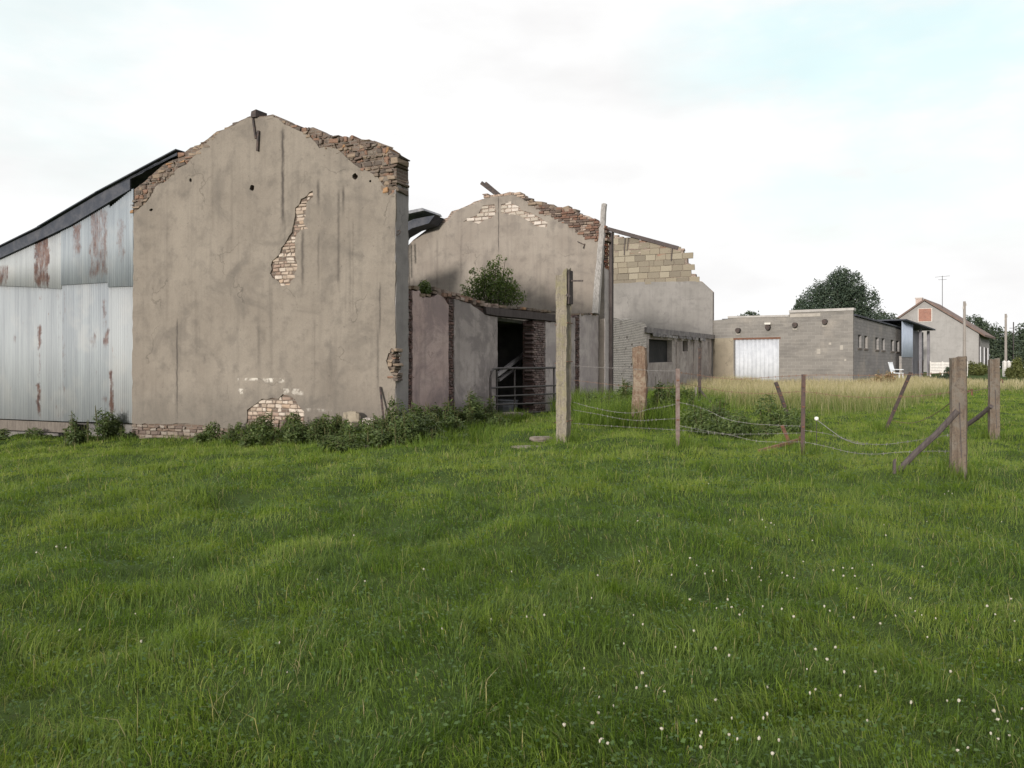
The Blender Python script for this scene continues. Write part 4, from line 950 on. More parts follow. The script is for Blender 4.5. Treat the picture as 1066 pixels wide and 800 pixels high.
tree('round_tree', [(1033, 352, 1.5), (1040, 357, 1.8), (1030, 362, 2), (1042, 368, 2.1), (1031, 372, 2)], 108, 5200, .22, M_hedge, 136, 'broad dark tree behind the second pole in the far row', 'trees in the far row')
tree('round_tree', [(1052, 360, 1.5), (1058, 364, 1.9), (1050, 370, 2.1), (1060, 373, 2)], 116, 4600, .24, M_hedge, 137, 'dark low tree right of the second pole', 'trees in the far row')
tree('round_tree', [(1066, 352, 1.6), (1073, 356, 2.4), (1064, 366, 2.2), (1078, 366, 2.6), (1070, 374, 2.4)], 112, 5200, .24, M_hedge, 138, 'taller dark tree cut by the right edge in the far row', 'trees in the far row')
tree('round_tree', [(1092, 356, 2.6), (1105, 362, 2.8), (1098, 372, 2.6)], 112, 3600, .26, M_hedge, 139, 'dark tree beyond the right edge of the far row', 'trees in the far row')
def gshrub(px, py, y, wx, hh, seed, label, mat=None):
    x = (px - CX) / F * y; o = weed('garden_shrub', wx, wx * .7, hh, 1500, .13, mat or M_yshrub, seed, label, 'shrub', lumps=7); o.location = (x, y, T(x, y)); return o
M_yshrub = m_leaf('yellow_green_leaf', [(0, (.07, .085, .025)), (.5, (.11, .125, .04)), (1, (.16, .17, .06))])
gshrub(1015, 382, 74, 2.6, 1.5, 141, 'yellowish shrub at the right corner of the white house')
gshrub(1058, 385, 66, 1.4, 1.9, 142, 'narrow yellow green shrub beside the white picket posts')
gshrub(985, 392, 60, 2.0, .9, 143, 'small dark shrub in front of the white board fence', M_hedge)

# ------------------------------------------------------------------ poles, posts and fence
M_pole = m_wood('grey_pole', (.20, .18, .165), (.30, .275, .25))
for px, pt, y, label in ((1004, 314, 62, 'utility pole standing in front of the white house gable'), (1047, 327, 78, 'utility pole right of the house before the dark trees')):
    x = (px - CX) / F * y; z = T(x, y); o = thing('utility_pole', label, 'pole', (x, y, z), group='utility poles by the house'); hh = EYE + (HY - pt) / F * y - z
    MB().tube([(0, 0, -.3), (0, 0, hh * .5), (0, 0, hh)], [.13, .115, .095], 8).obj('shaft', M_pole, o)
    MB().tube([(.12, -.02, hh - .35), (.12, -.02, hh - .15)], .045, 6).tube([(-.12, -.02, hh - .6), (-.12, -.02, hh - .4)], .045, 6).each('insulator', m_plain('insulator', (.5, .48, .45), (.4, .4, .4), .4), o)
x, y = on(1055, 105); o = thing('lattice_mast', 'thin far mast with a crossbar over the dark trees', 'mast', (x, y, T(x, y)))
MB().tube([(0, 0, 0), (0, 0, 6.2)], .07, 5).obj('mast_tube', M_gate, o); MB().bar((-.5, 0, 5.4), (.5, 0, 5.4), .06).bar((-.3, 0, 4.8), (.3, 0, 4.8), .06).each('crossbar', M_gate, o)
for px, label in ((1045.5, 'white gate post nearest the second utility pole'), (1050, 'middle one of the three white gate posts'), (1054.5, 'white gate post next to the narrow shrub')):
    x, y = on(px, 70); o = thing('gate_post', label, 'post', (x, y, T(x, y)), group='white posts by the far pole')
    MB().box(-.11, .11, -.11, .11, -.2, 1.25).obj('shaft', bpy.data.materials['worn_white_board'], o); MB().add([(-.14, -.14, 1.25), (.14, -.14, 1.25), (.14, .14, 1.25), (-.14, .14, 1.25), (0, 0, 1.42)], [(0, 3, 2, 1), (0, 1, 4), (1, 2, 4), (2, 3, 4), (3, 0, 4)]).obj('post_cap', bpy.data.materials['worn_white_board'], o)

def squared_post(w_, d_, h_, seed, topfn=lambda x, y: 0, seg=14, chip=.012, bulge=0.0):
    rg = random.Random(seed); m = MB(); V = []; Fc = []; ring = []
    for k in range(5): ring.append((-1 + .5 * k, -1))
    for k in range(1, 5): ring.append((1, -1 + .5 * k))
    for k in range(1, 5): ring.append((1 - .5 * k, 1))
    for k in range(1, 4): ring.append((-1, 1 - .5 * k))
    n = len(ring); col = [rg.uniform(-chip, chip) for _ in ring]
    for i in range(seg + 1):
        t = i / seg
        for k, (a, b) in enumerate(ring):
            q_ = .93 if abs(a) == 1 and abs(b) == 1 else 1
            e = col[k] + rg.uniform(-chip, chip) * .5 + bulge * math.sin(t * 5 + seed) * .02
            x, y = a * w_ / 2 * q_ + e, b * d_ / 2 * q_ + e * .5
            z = -.25 + (h_ + .25) * t
            if i == seg: z += topfn(a, b) + rg.uniform(-.015, .015)
            V.append((x, y, z))
    for i in range(seg):
        for k in range(n):
            a, b = i * n + k, i * n + (k + 1) % n; Fc.append((a, b, b + n, a + n))
    c0 = len(V); V.append((0, 0, h_ + topfn(0, 0) - .01))
    for k in range(n): Fc.append((seg * n + k, seg * n + (k + 1) % n, c0))
    return m.add(V, Fc)
# tall gate post
p = G(587, 461)
tp = thing('tall_gate_post', 'tall lichen-covered timber post with a splintered top beside the gate', 'post', p, R(-23))
TPH = EYE + (HY - 281) / F * p.y - p.z
squared_post(.225, .33, TPH, 3, lambda x, y: -.30 * (1 - x) * .5 - .12 * (x < -.6) + .09 * ((x * 7 + y * 5) % 1), 30, .02).obj('shaft', m_wood('lichened_timber', (.15, .13, .10), (.255, .225, .18), (.22, .20, .125), 1.2), tp)
m = MB()
for z in (1.62, .42, 2.4): m.tube([(.135 * a, .148 * b, z + .02 * a) for a, b in ((-1, -1), (1, -1), (1, 1), (-1, 1), (-1, -1))], .008, 5)
m.each('wire_wrap', M_rust, tp)
MB().box(.11, .15, -.10, .12, TPH - .7, TPH - .03, .015).bar((.10, -.15, TPH - .52), (.17, -.12, TPH - .57), .05).obj('broken_bracket', M_beamdk, tp)
MB().bar((.1, .0, TPH - .23), (.42, -.05, TPH - .25), .03).obj('peg', M_beamdk, tp)
M_post2 = m_wood('brown_split_timber', (.12, .075, .052), (.20, .145, .105), (.25, .21, .16), .8)
M_post3 = m_wood('weathered_fence_timber', (.09, .068, .052), (.165, .132, .102), (.155, .14, .12), .9)
p = G(666, 444); o = thing('split_log_post', 'thick brown split log post behind the pale rusty stake', 'post', p, R(-20))
squared_post(.31, .28, EYE + (HY - 360) / F * p.y - p.z, 11, lambda x, y: -.05 * abs(x), 14, .03, 1).obj('shaft', M_post2, o)
for px, pb, hh, w_, rz_, sd_, label in ((998, 496, 1.66, .19, -22, 12, 'nearest squared timber fence post with a split down its face'), (1035, 459, 1.68, .2, -18, 13, 'farther squared timber fence post near the right edge')):
    p = G(px, pb); hh = EYE + (HY - (372 if px < 1010 else 374)) / F * p.y - p.z; o = thing('fence_post', label, 'post', p, R(rz_), group='squared timber fence posts')
    squared_post(w_, w_, hh, sd_, lambda x, y: .015 * x, 12, .012).obj('shaft', M_post3, o)
    MB().bar((.02, -w_ / 2 + .004, .25), (-.005, -w_ / 2 + .004, hh * .62), .011, .03).obj('split_crack', M_beamdk, o)
    MB().tube([(.1, -.02, hh - .45), (.15, -.02, hh - .42), (.15, -.02, hh - .5)], .014, 5).obj('staple', M_rust, o)
    if px < 1010: post8 = p
    else: post9 = p
def brace(a, b, r, label, name='brace_pole', mat=None, group=None):
    a, b = Vector(a), Vector(b); o = thing(name, label, 'pole', a, group=group)
    d = b - a; MB().tube([(0, 0, 0), d * .33 + Vector((0, 0, .012)), d * .66 + Vector((.01, 0, -.01)), d], [r, r * .96, r * .95, r * .9], 7).obj('shaft', mat or M_beamdk, o)
    return o
g0 = G(931, 489); brace((g0.x, g0.y, g0.z - .08), P(997, 428, post8.y - .1), .042, 'dark brace pole propping the nearest squared fence post', group='brace poles at the corner posts')
g0 = G(997, 452); brace((g0.x - .1, g0.y, g0.z - .05), P(1032, 423, post9.y - .1), .05, 'dark brace pole propping the farther squared fence post', group='brace poles at the corner posts')
def angle_stake(px0, py0, px1, py1, yy, wpx, mat, label, name='metal_stake', cat='stake', depth_top=None):
    """L-section stake from its foot (px1,py1) to its head (px0,py0), yy metres away"""
    a = P(px1, py1, yy); b = P(px0, py0, depth_top or yy); wd = wpx / F * yy
    o = thing(name, label, cat, a); d = b - a
    m = MB(); m.bar(-d.normalized() * .15, d, wd, wd * .16, (0, -1, 0)); m.bar(Vector((wd * .46, wd * .4, 0)) - d.normalized() * .15, d + Vector((wd * .46, wd * .4, 0)), wd * .16, wd * .8, (0, -1, 0))
    m.obj('shaft', mat, o)
    mm = MB()
    for t in (.35, .6, .85): 
        c = d * t; mm.box(c.x - wd * .3, c.x + wd * .3, c.y - wd * .35, c.y - wd * .09, c.z - .012, c.z + .012)
    mm.each('wire_lug', M_rust, o)
    return o
angle_stake(705.5, 384, 705.5, 466, G(705.5, 466).y, 4.2, M_rustpink, 'pale rusty upright stake between the tall post and the bramble')
angle_stake(836.5, 390, 835.5, 474, G(835.5, 474).y, 4.2, M_darkiron if False else m_plain('dark_rusty_iron', (.10, .065, .055), (.065, .05, .05), .85, 12), 'dark upright rusty stake in front of the bramble bush')
angle_stake(807.5, 398, 820, 432, 19.0, 4, M_darkiron, 'dark leaning stake rising behind the bramble bush')
angle_stake(814, 443, 824, 466, G(824, 468).y, 3.5, M_rust, 'short rust-red leaning stake in front of the bramble')
angle_stake(948, 388, 921.5, 449, G(921.5, 449).y, 3.6, M_darkiron, 'long dark stake leaning right over the dry grass')
y4 = G(728, 433).y
angle_stake(728.5, 362, 728, 433, y4, 3.2, M_darkiron, 'thin dark stake standing by the far end of the whitewashed wall')
a = P(752, 434, y4 - .6); brace(a, P(729, 407, y4 - .05), .045, 'short dark brace leaning against the far thin stake', 'stake_brace', M_darkiron)
g0 = G(790, 473); g1_ = G(832, 465); o = thing('rusty_bar', 'rust-red iron bar lying in the grass before the bramble', 'iron bar', g0)
MB().bar((0, 0, .05), (g1_.x - g0.x, g1_.y - g0.y, g1_.z - g0.z + .10), .06, .05).obj('bar_body', M_rust, o); MB().bar((g1_.x - g0.x, g1_.y - g0.y, .04), (g1_.x - g0.x + .02, g1_.y - g0.y, .26), .05, .05).obj('bar_end', M_rust, o)
g0 = G(931, 493); o = thing('stake_stub', 'short broken stake stub at the foot of the near brace', 'stake', g0); squared_post(.035, .03, .17, 33, lambda x, y: .02 * x, 4, .003).obj('shaft', M_beamdk, o)
g0 = G(731, 441); o = thing('cut_stake', 'thin grey stake in the weeds left of the small bramble', 'stake', P(724, 430, 24)); squared_post(.05, .05, .75, 34, lambda x, y: .02 * x, 6, .004).obj('shaft', M_pole, o)

M_wire = m_plain('bare_wire', (.24, .235, .23), (.17, .15, .135), .5, 20, .3)
M_wirer = m_plain('rusty_wire', (.22, .13, .09), (.16, .09, .06), .7, 20)
def wire(pts, label, r=.0036, mat=None, barbs=True):
    """pts: (px, py, metres away); smooth curve through them, with barbs"""
    q_ = [P(*p_) for p_ in pts]; out = []
    for i in range(len(q_) - 1):
        p0, p1, p2_, p3 = q_[max(i - 1, 0)], q_[i], q_[i + 1], q_[min(i + 2, len(q_) - 1)]
        for k in range(10):
            t = k / 10; out.append(.5 * ((2 * p1) + (p2_ - p0) * t + (2 * p0 - 5 * p1 + 4 * p2_ - p3) * t * t + (3 * p1 - p0 - 3 * p2_ + p3) * t ** 3))
    out.append(q_[-1]); base = out[0].copy(); o = thing('fence_wire', label, 'wire', base, group='strands of the slack wire fence')
    MB().tube([p_ - base for p_ in out], r, 5).obj('strand', mat or M_wire, o)
    if barbs:
        m = MB(); rg = random.Random(len(pts) * 31 + int(pts[0][1])); acc = 0
        for a_, b_ in zip(out[:-1], out[1:]):
            acc += (b_ - a_).length
            if acc > .16:
                acc = 0; c = a_ - base
                for s_ in (-1, 1):
                    d_ = Vector((rg.uniform(-.4, .4), rg.uniform(-.4, .4), s_)).normalized() * .02; m.bar(c - d_, c + d_, .004)
        m.obj('barbs', mat or M_wire, o)
    return o
Ya, Yb, Yc, Yd, Ye = 16.3, 15.6, G(705.5, 466).y, G(835.5, 474).y, G(998, 496).y
wire([(596, 381, Ya), (620, 382.5, Ya - .1), (650, 384, Yb), (680, 386, Yc + .1), (705, 386.5, Yc)], 'top wire from the tall post to the pale stake')
wire([(597, 419, Ya), (615, 424, Ya), (640, 429, Yb), (660, 430, Yb), (676, 426, Yb), (690, 424, Yc), (705, 420.5, Yc)], 'sagging middle wire from the tall post to the pale stake')
wire([(597, 427, Ya), (620, 431, Ya), (645, 436, Yb), (665, 438, Yb), (685, 437, Yc), (705, 436, Yc)], 'bottom wire from the tall post to the pale stake')
wire([(706, 419, Yc), (720, 422, Yc), (738, 428, 15), (755, 436, 14.8), (780, 441, 14.3), (810, 443, 14), (836, 444, Yd)], 'upper slack wire crossing over the bramble bush')
wire([(706, 443, Yc), (720, 446, Yc), (735, 449, 15), (760, 453, 14.6), (785, 459, 14.2), (810, 460.5, 14), (836, 460.5, Yd), (860, 465, 12.9), (885, 471, 12.4), (910, 473, 11.9), (935, 471, 11.6), (965, 470, 11.4), (994, 470, Ye)], 'low wire running past the bramble to the near squared post')
wire([(708, 388, Yc), (735, 392, 15.2), (765, 395, 14.7), (800, 393, 14.2), (836, 391, Yd), (870, 390.6, 13.2), (905, 391, 12.6), (950, 390, 11.9), (994, 388, Ye)], 'thin top wire along the heads of the stakes', .004, M_wirer)
wire([(708, 399, Yc), (735, 404, 15.2), (765, 408.5, 14.7), (800, 410, 14.2), (836, 408, Yd), (870, 412, 13.2), (905, 414, 12.6), (950, 413, 11.9), (994, 408, Ye)], 'thin second wire along the stakes', .0035, M_wirer)
wire([(850, 437, 13.4), (858, 443, 13.2), (866, 449, 13), (876, 456, 12.6), (888, 461, 12.2), (900, 463, 12)], 'loose pale wire trailing from the white insulator', .006, barbs=False)
wire([(926, 437, 18.5), (938, 440, 17.5), (950, 440.5, 16), (962, 437, 14.5), (975, 430, 13), (990, 419, Ye + .1)], 'rusty wire loop between the leaning stake and the near squared post', .006, M_wirer, False)
wire([(597, 441, Ya), (625, 443, Ya), (655, 445, Yb), (690, 447, Yc), (720, 449, Yc), (750, 452, 15), (790, 452, 14.3), (836, 451, Yd)], 'lowest slack wire from the tall post past the bramble', .003)
wire([(836, 448, Yd), (862, 452, 13), (890, 460, 12.5), (915, 463, 12), (945, 460, 11.6), (994, 452, Ye)], 'slack wire from the dark upright stake to the near squared post', .003)
wire([(597, 396, Ya), (640, 401, Ya), (680, 404, Yc), (706, 403, Yc)], 'thin sagging wire at gate height from the tall post', .003, M_wirer)
wire([(1003, 410, Ye), (1015, 407, 13), (1030, 404, 16.5)], 'short wire between the two squared fence posts', .005, M_wirer, False)
g0 = P(850, 436, 13.4); gz = T(g0.x, g0.y)
o = thing('insulator_stake', 'white knob insulator on a thin rod in the grass', 'insulator', (g0.x, g0.y, gz))
MB().tube([(0, 0, -.1), (0, 0, g0.z - gz)], .006, 5).obj('rod', M_gate, o)
MB().tube([(0, 0, g0.z - gz - .03), (0, 0, g0.z - gz - .01), (0, 0, g0.z - gz + .02), (0, 0, g0.z - gz + .03)], [.02, .035, .033, .015], 8).obj('knob', m_plain('white_plastic', (.75, .73, .66), (.7, .68, .6), .4), o)

# ------------------------------------------------------------------ farm gate and things in the gateway
FGt = Frame(FC.w(0, -.35)[:2], 65)
gate = FGt.root('farm_gate', 'dark tubular metal farm gate leaning across the gateway', 'gate')
def gp(px, py, y=0): a = FGt.h(px, py); return (a[0], y, a[1])
MB().tube([gp(510.5, 433), gp(510.5, 394), gp(511.5, 387), gp(514, 384.3), gp(518, 383.8), gp(548, 383.5), gp(580, 383)], .036, 7).obj('frame_tube', M_gate, gate)
for (a, b) in ((404, 401.5), (413, 410), (421.5, 419.5), (431, 428.5)): MB().tube([gp(511, a), gp(580, b)], .029, 6).obj('rail', M_gate, gate)
for px, t0, t1 in ((517.5, 384, 432), (536, 384, 431), (577, 383.5, 429)): MB().tube([gp(px, t0, .012), gp(px, t1, .012)], .028, 6).obj('upright', M_gate, gate)
cv = thing('timber_ramp', 'pale grey sloping timber frame inside the dark gateway', 'timber frame', FC.w(0, 0), R(65))
def cp(px, py, y): a = FC.h(px, py, y); return (a[0], y, a[1])
M_pt = m_wood('pale_grey_timber', (.33, .31, .31), (.46, .44, .44))
MB().bar(cp(555.5, 361, .9), cp(517, 391, .9), .12, .1).obj('sloping_rail', M_pt, cv); MB().bar(cp(555.5, 369, 1.1), cp(519, 396, 1.1), .10, .08).obj('sloping_rail', M_pt, cv)
b_ = cp(554.5, 358, .8); MB().box(b_[0] - .07, b_[0] + .07, .75, .9, -.1, b_[2]).obj('upright', M_pt, cv)
a = FC.h(524, 409, 1.0); tb = thing('feed_tub', 'pale round tub on the floor of the dark gateway', 'tub', FC.w(a[0] + .2, 1.0, T(*FC.w(a[0], 1.0)[:2])))
MB().tube([(0, 0, 0), (0, 0, .25), (0, 0, .46)], [.33, .4, .42], 14).obj('tub_body', m_plain('pale_plastic', (.20, .205, .22), (.15, .155, .17), .6), tb)
MB().tube([(.42 * math.cos(t), .42 * math.sin(t), .46) for t in np.linspace(0, 6.283, 17)], .025, 5).obj('tub_rim', bpy.data.materials['pale_plastic'], tb)

# ------------------------------------------------------------------ stones and a bar by the barn
def stone(loc, sx, sy, sz, seed, label, mat, name='fallen_stone', rz_=0):
    rg = random.Random(seed); n = 5; V = []; Fc = []
    import bmesh
    bm = bmesh.new(); bmesh.ops.create_cube(bm, size=2); bmesh.ops.subdivide_edges(bm, edges=bm.edges[:], cuts=3, use_grid_fill=True)
    for v in bm.verts:
        d = v.co.normalized() * 1.25; v.co = v.co.lerp(d, .45); v.co = Vector((v.co.x * sx, v.co.y * sy, v.co.z * sz)) * rg.uniform(.9, 1.08); v.co.z += sz * .7
    me = bpy.data.meshes.new(name); bm.to_mesh(me); bm.free(); o = bpy.data.objects.new(name, me); COL.objects.link(o); me.materials.append(mat)
    o.location = loc; o.rotation_euler.z = rz_; return tag(o, label, 'stone', 'fallen stones at the barn foot')
M_fs = m_plain('pale_block', (.31, .27, .205), (.22, .19, .145), .9, 5, bmp=.6); M_fs2 = m_plain('whitish_rubble', (.36, .32, .29), (.25, .21, .19), .9, 4, bmp=.6)
p = atwall(366, -.35); stone((p[0], p[1], p[2] + .25), .19, .15, .22, 1, 'pale squared block propped against the barn wall', M_fs, rz_=.2)
p = atwall(385, -.6); stone((p[0], p[1], p[2] + .22), .16, .15, .17, 2, 'whitish rubble lump right of the squared block', M_fs2)
p = G(354, 466); stone((p.x, p.y, p.z - .05), .15, .14, .10, 3, 'dark rounded stone in front of the weeds', M_stone)
p = G(366, 468); stone((p.x, p.y, p.z - .03), .32, .14, .06, 4, 'long flat stone lying at the edge of the grass', M_stone, rz_=-.1)
p = G(548, 467); stone((p.x, p.y, p.z - .035), .3, .2, .045, 5, 'flat pale slab in the grass left of the tall post', M_stone, rz_=-.1)
p = G(563, 458); stone((p.x, p.y, p.z - .035), .22, .16, .05, 6, 'small stone heap in the grass below the gate', M_stone, rz_=.3)
p = G(534, 438); stone((p.x, p.y, p.z), .4, .2, .13, 7, 'low boulder at the foot of the metal gate', M_stone, rz_=.6)
a = FA.h(407.5, 434); b = FA.h(397.5, 403); o = thing('iron_rod', 'dark rod leaning on the right corner of the tall gable', 'rod', FA.w(a[0], -.35, a[1] - .3), R(-25))
MB().tube([(0.05, 0, 0), (b[0] - a[0], .28, b[1] - a[1] + .3)], .028, 6).obj('rod_body', M_darkiron, o)
# plastic chair beside the shed
x, y = on(934, 55); ch = thing('plastic_chair', 'white plastic garden chair by the side of the block shed', 'chair', (x, y, T(x, y) + .35), R(40))
M_pw = m_plain('white_chair_plastic', (.68, .72, .76), (.62, .66, .70), .4); 
MB().box(-.3, .3, -.3, .3, .42, .47).obj('seat', M_pw, ch); m = MB()
for i in range(5): m.bar((-.26 + .13 * i, .28, .45), (-.26 + .13 * i, .46, 1.15), .09, .03)
m.bar((-.3, .46, 1.17), (.3, .46, 1.17), .06); m.obj('backrest', M_pw, ch)
for sx in (-1, 1):
    for sy in (-1, 1): MB().bar((sx * .26, sy * .26, .42), (sx * .32, sy * .32, -.45), .06).obj('leg', M_pw, ch)
    MB().bar((sx * .3, -.3, .68), (sx * .3, .34, .70), .07, .04).obj('armrest', M_pw, ch)

# ------------------------------------------------------------------ grass
RG = np.random.default_rng(11)
def blades(pos, L, wd, az, lean, tint, twist=None):
    n = len(pos); d = np.stack([np.cos(az), np.sin(az)], -1)                   # direction the blade leans
    tw = az + np.pi / 2 + (RG.normal(0, .5, n) if twist is None else twist); s = np.stack([np.cos(tw), np.sin(tw)], -1)
    def at(t, k):
        a = lean * t; x = np.sin(a) * t * L * .92; z = np.cos(a * .85) * t * L
        c = pos + np.concatenate([d * x[:, None], z[:, None]], 1); o = np.concatenate([s * (wd * k / 2)[:, None], np.zeros((n, 1))], 1); return c, o
    z0 = np.zeros(n); c0, o0 = at(z0 - .06, np.ones(n)); c1, o1 = at(z0 + .5, np.ones(n) * .85); c2, _ = at(z0 + 1, np.ones(n))
    V = np.stack([c0 - o0, c0 + o0, c1 - o1, c1 + o1, c2], 1).reshape(-1, 3)
    q_ = np.arange(n)[:, None] * 5
    tr = np.concatenate([q_ + [0, 1, 3], q_ + [0, 3, 2], q_ + [2, 3, 4]])
    return V, tr, np.repeat(tint, 5)
def free(x, y, margin=.1):                       # outside every building
    ax, ay = (x - FA.o.x) * FA.d.x + (y - FA.o.y) * FA.d.y, (x - FA.o.x) * FA.n.x + (y - FA.o.y) * FA.n.y
    cx_, cy_ = (x - FC.o.x) * FC.d.x + (y - FC.o.y) * FC.d.y, (x - FC.o.x) * FC.n.x + (y - FC.o.y) * FC.n.y
    sx_, sy_ = (x - FS.o.x) * FS.d.x + (y - FS.o.y) * FS.d.y, (x - FS.o.x) * FS.n.x + (y - FS.o.y) * FS.n.y
    return ~((ay > -margin) & (ax < margin)) & ~((cy_ > -.05 - margin) & (cx_ > -2)) & ~((sy_ > -margin) & (sx_ < margin) & (sx_ > -12))
def field(n, y0, y1, p, half=.92, side=2.4):               # points over the view wedge; density falls off as 1/y^p
    u = RG.random(n); e = 2 - p; y = (y0 ** e + u * (y1 ** e - y0 ** e)) ** (1 / e); x = (RG.random(n) * 2 - 1) * (half * y + side); return x, y
x, y = field(1150000, 1.9, 46, 1.6)
k = free(x, y); x, y = x[k], y[k]; n = len(x)
clump = vnoise(x * 2.9 + .3 * y, y * 2.9, 21) * .55 + vnoise(x * 6.5, y * 6.5, 22) * .45; broad = vnoise(x * .5, y * .5, 23) * .6 + vnoise(x * 1.1, y * 1.1, 24) * .4
keep = RG.random(n) < (.62 + .6 * clump); x, y, clump, broad = x[keep], y[keep], clump[keep], broad[keep]; n = len(x)
far = np.clip(y / 6, 1, None)
L = (.034 + .15 * clump ** 2.3 + .022 * broad) * RG.uniform(.5, 1.35, n) * (1 + .008 * y)
wd = .0038 * RG.uniform(.7, 1.35, n) * far ** .85
az = RG.uniform(0, 2 * np.pi, n) * .45 + vnoise(x * 2.3, y * 2.3, 25) * 12
lean = np.clip(RG.normal(1.0, .5, n), .05, 2.1)
tint = np.clip(-.03 + .34 * broad + .26 * sstep(.2, .8, vnoise(x * 2.1, y * 2.1, 27)) + .22 * vnoise(x * 5.3, y * 5.3, 28) + RG.normal(0, .15, n) + .05 + .15 * sstep(5, 15, y), 0, .86)
dead = RG.random(n) < .035; tint[dead] = RG.uniform(.9, 1.0, dead.sum())
M_grass = m_leaf('meadow_grass', [(0, (.048, .092, .016)), (.35, (.102, .166, .028)), (.7, (.182, .246, .048)), (.86, (.25, .30, .075)), (.92, (.31, .28, .13)), (1, (.40, .34, .19))], .48, 'tint', (.3, (.12, .17, .03), .35))
V, tr, tn = blades(np.stack([x, y, terrain(x, y)], -1), L, wd, az, lean, tint)
g = tri_mesh('meadow_grass', V, tr, M_grass, attrs={'tint': tn}); tag(g, 'uneven green meadow grass covering the field', 'grass', kind='stuff')
# taller bents and tufts among the sward
x, y = field(20000, 2.2, 30, 1.5); k = free(x, y) & (RG.random(20000) < sstep(.45, .75, vnoise(x * .9, y * .9, 31))); x, y = x[k], y[k]; n = len(x)
V, tr, tn = blades(np.stack([x, y, terrain(x, y)], -1), RG.uniform(.13, .27, n), .0032 * np.clip(y / 6, 1, None) ** .8 * RG.uniform(.6, 1.2, n), RG.uniform(0, 6.28, n), RG.uniform(.2, 1.3, n), np.where(RG.random(n) < .3, RG.uniform(.88, 1, n), RG.uniform(.3, .8, n)))
g = tri_mesh('tall_grass', V, tr, M_grass, attrs={'tint': tn}); tag(g, 'longer grass tufts standing out of the sward', 'grass', kind='stuff')
# clover and plantain leaves low in the sward
x, y = field(62000, 2.1, 14, 1.5); k = RG.random(62000) < .35 + .8 * vnoise(x * 1.4, y * 1.4, 33); x, y = x[k], y[k]; n = len(x)
c = np.stack([x, y, terrain(x, y) + RG.uniform(.03, .09, n)], -1); nr = RG.normal(size=(n, 3)) * .35 + [0, 0, 1]; nr /= np.linalg.norm(nr, axis=1)[:, None]
t_ = np.cross(nr, RG.normal(size=(n, 3))); t_ /= np.linalg.norm(t_, axis=1)[:, None]; b_ = np.cross(nr, t_); s_ = (RG.uniform(.006, .013, n) * np.clip(y / 5, 1, None) ** .6)[:, None]
V = np.stack([c - t_ * s_, c + b_ * s_ * .8, c + t_ * s_, c - b_ * s_ * .8], 1).reshape(-1, 3); q_ = np.arange(n)[:, None] * 4
g = tri_mesh('clover_leaves', V, np.concatenate([q_ + [0, 1, 2], q_ + [0, 2, 3]]), m_leaf('clover_leaf', [(0, (.04, .082, .018)), (1, (.075, .125, .03))], .3)); tag(g, 'low clover leaves mixed into the meadow grass', 'clover leaves', kind='stuff')
# rank grass at the feet of walls and posts
X, Yy = [], []
for px_, py_ in zip(RG.uniform(215, 520, 420), RG.uniform(452, 467, 420)):
    p_ = G(px_, py_ - .07 * max(0, px_ - 420)); X.append(p_.x + RG.normal(0, .22, 16)); Yy.append(p_.y + RG.normal(0, .22, 16))
def edge(fr, s0, s1, d0, d1, n):
    s_ = RG.uniform(s0, s1, n); d_ = RG.uniform(d0, d1, n); X.append(fr.o.x + fr.d.x * s_ + fr.n.x * d_); Yy.append(fr.o.y + fr.d.y * s_ + fr.n.y * d_)
edge(FA, -16, .3, -.7, -.05, 9000); edge(FC, -1, o0, -1.1, -.05, 7000); edge(FC, o1, 40, -2.4, -.1, 26000)
for o in [o for o in bpy.data.objects if o.parent is None and o.name.split('.')[0] in ('fence_post', 'tall_gate_post', 'split_log_post', 'metal_stake')]:
    a = RG.uniform(0, 6.28, 260); r = .12 + np.abs(RG.normal(0, .14, 260)); X.append(o.location.x + r * np.cos(a)); Yy.append(o.location.y + r * np.sin(a))
n = 9000; yy = RG.uniform(20.5, 30, n); X.append((RG.normal(690, 26, n) - CX) / F * yy); Yy.append(yy)
n = 5000; yy = RG.uniform(19.5, 23, n); X.append((RG.uniform(600, 740, n) - CX) / F * yy); Yy.append(yy)
x, y = np.concatenate(X), np.concatenate(Yy); k = free(x, y, .02); x, y = x[k], y[k]; n = len(x)
V, tr, tn = blades(np.stack([x, y, terrain(x, y)], -1), RG.uniform(.10, .30, n) * (1 + .012 * y) * np.where(x < -2, .6, 1) * np.where((x > 1.2) & (y > 19.5) & (y < 30), 2.4, 1), .006 * np.clip(y / 9, 1, None) ** .8 * RG.uniform(.6, 1.2, n), RG.uniform(0, 6.28, n), RG.uniform(.1, 1.1, n), np.clip(RG.normal(.4, .2, n), 0, 1))
g = tri_mesh('rank_grass', V, tr, M_grass, attrs={'tint': tn}); tag(g, 'rank grass along the foot of the walls and posts', 'grass', kind='stuff')
# tall dry grass in front of the block shed
n = 120000; y = RG.uniform(21, 62, n) ; pxs = RG.uniform(690, 1120, n); x = (pxs - CX) / F * y
edge_ = 25 + 5 * vnoise(pxs * .012, y * 0, 41) + np.where(pxs < 760, 3, 0) + sstep(900, 1060, pxs) * 16; dry = sstep(0, 12, y - edge_)
k = free(x, y) & (RG.random(n) < sstep(-4, 8, y - edge_)) & (RG.random(n) < 1 - .75 * sstep(960, 1040, pxs)); x, y, dry, pxs = x[k], y[k], dry[k], pxs[k]; n = len(x)
V, tr, tn = blades(np.stack([x, y, terrain(x, y)], -1), RG.uniform(.35, .9, n) * (.6 + .45 * vnoise(x * .35, y * .35, 42)) * (1 - .45 * sstep(940, 1040, pxs)), .010 * (y / 22) * RG.uniform(.6, 1.3, n), RG.uniform(0, 6.28, n), RG.uniform(.05, .8, n), np.clip(RG.normal(.30, .16, n) + dry * RG.uniform(.25, .85, n), 0, 1))
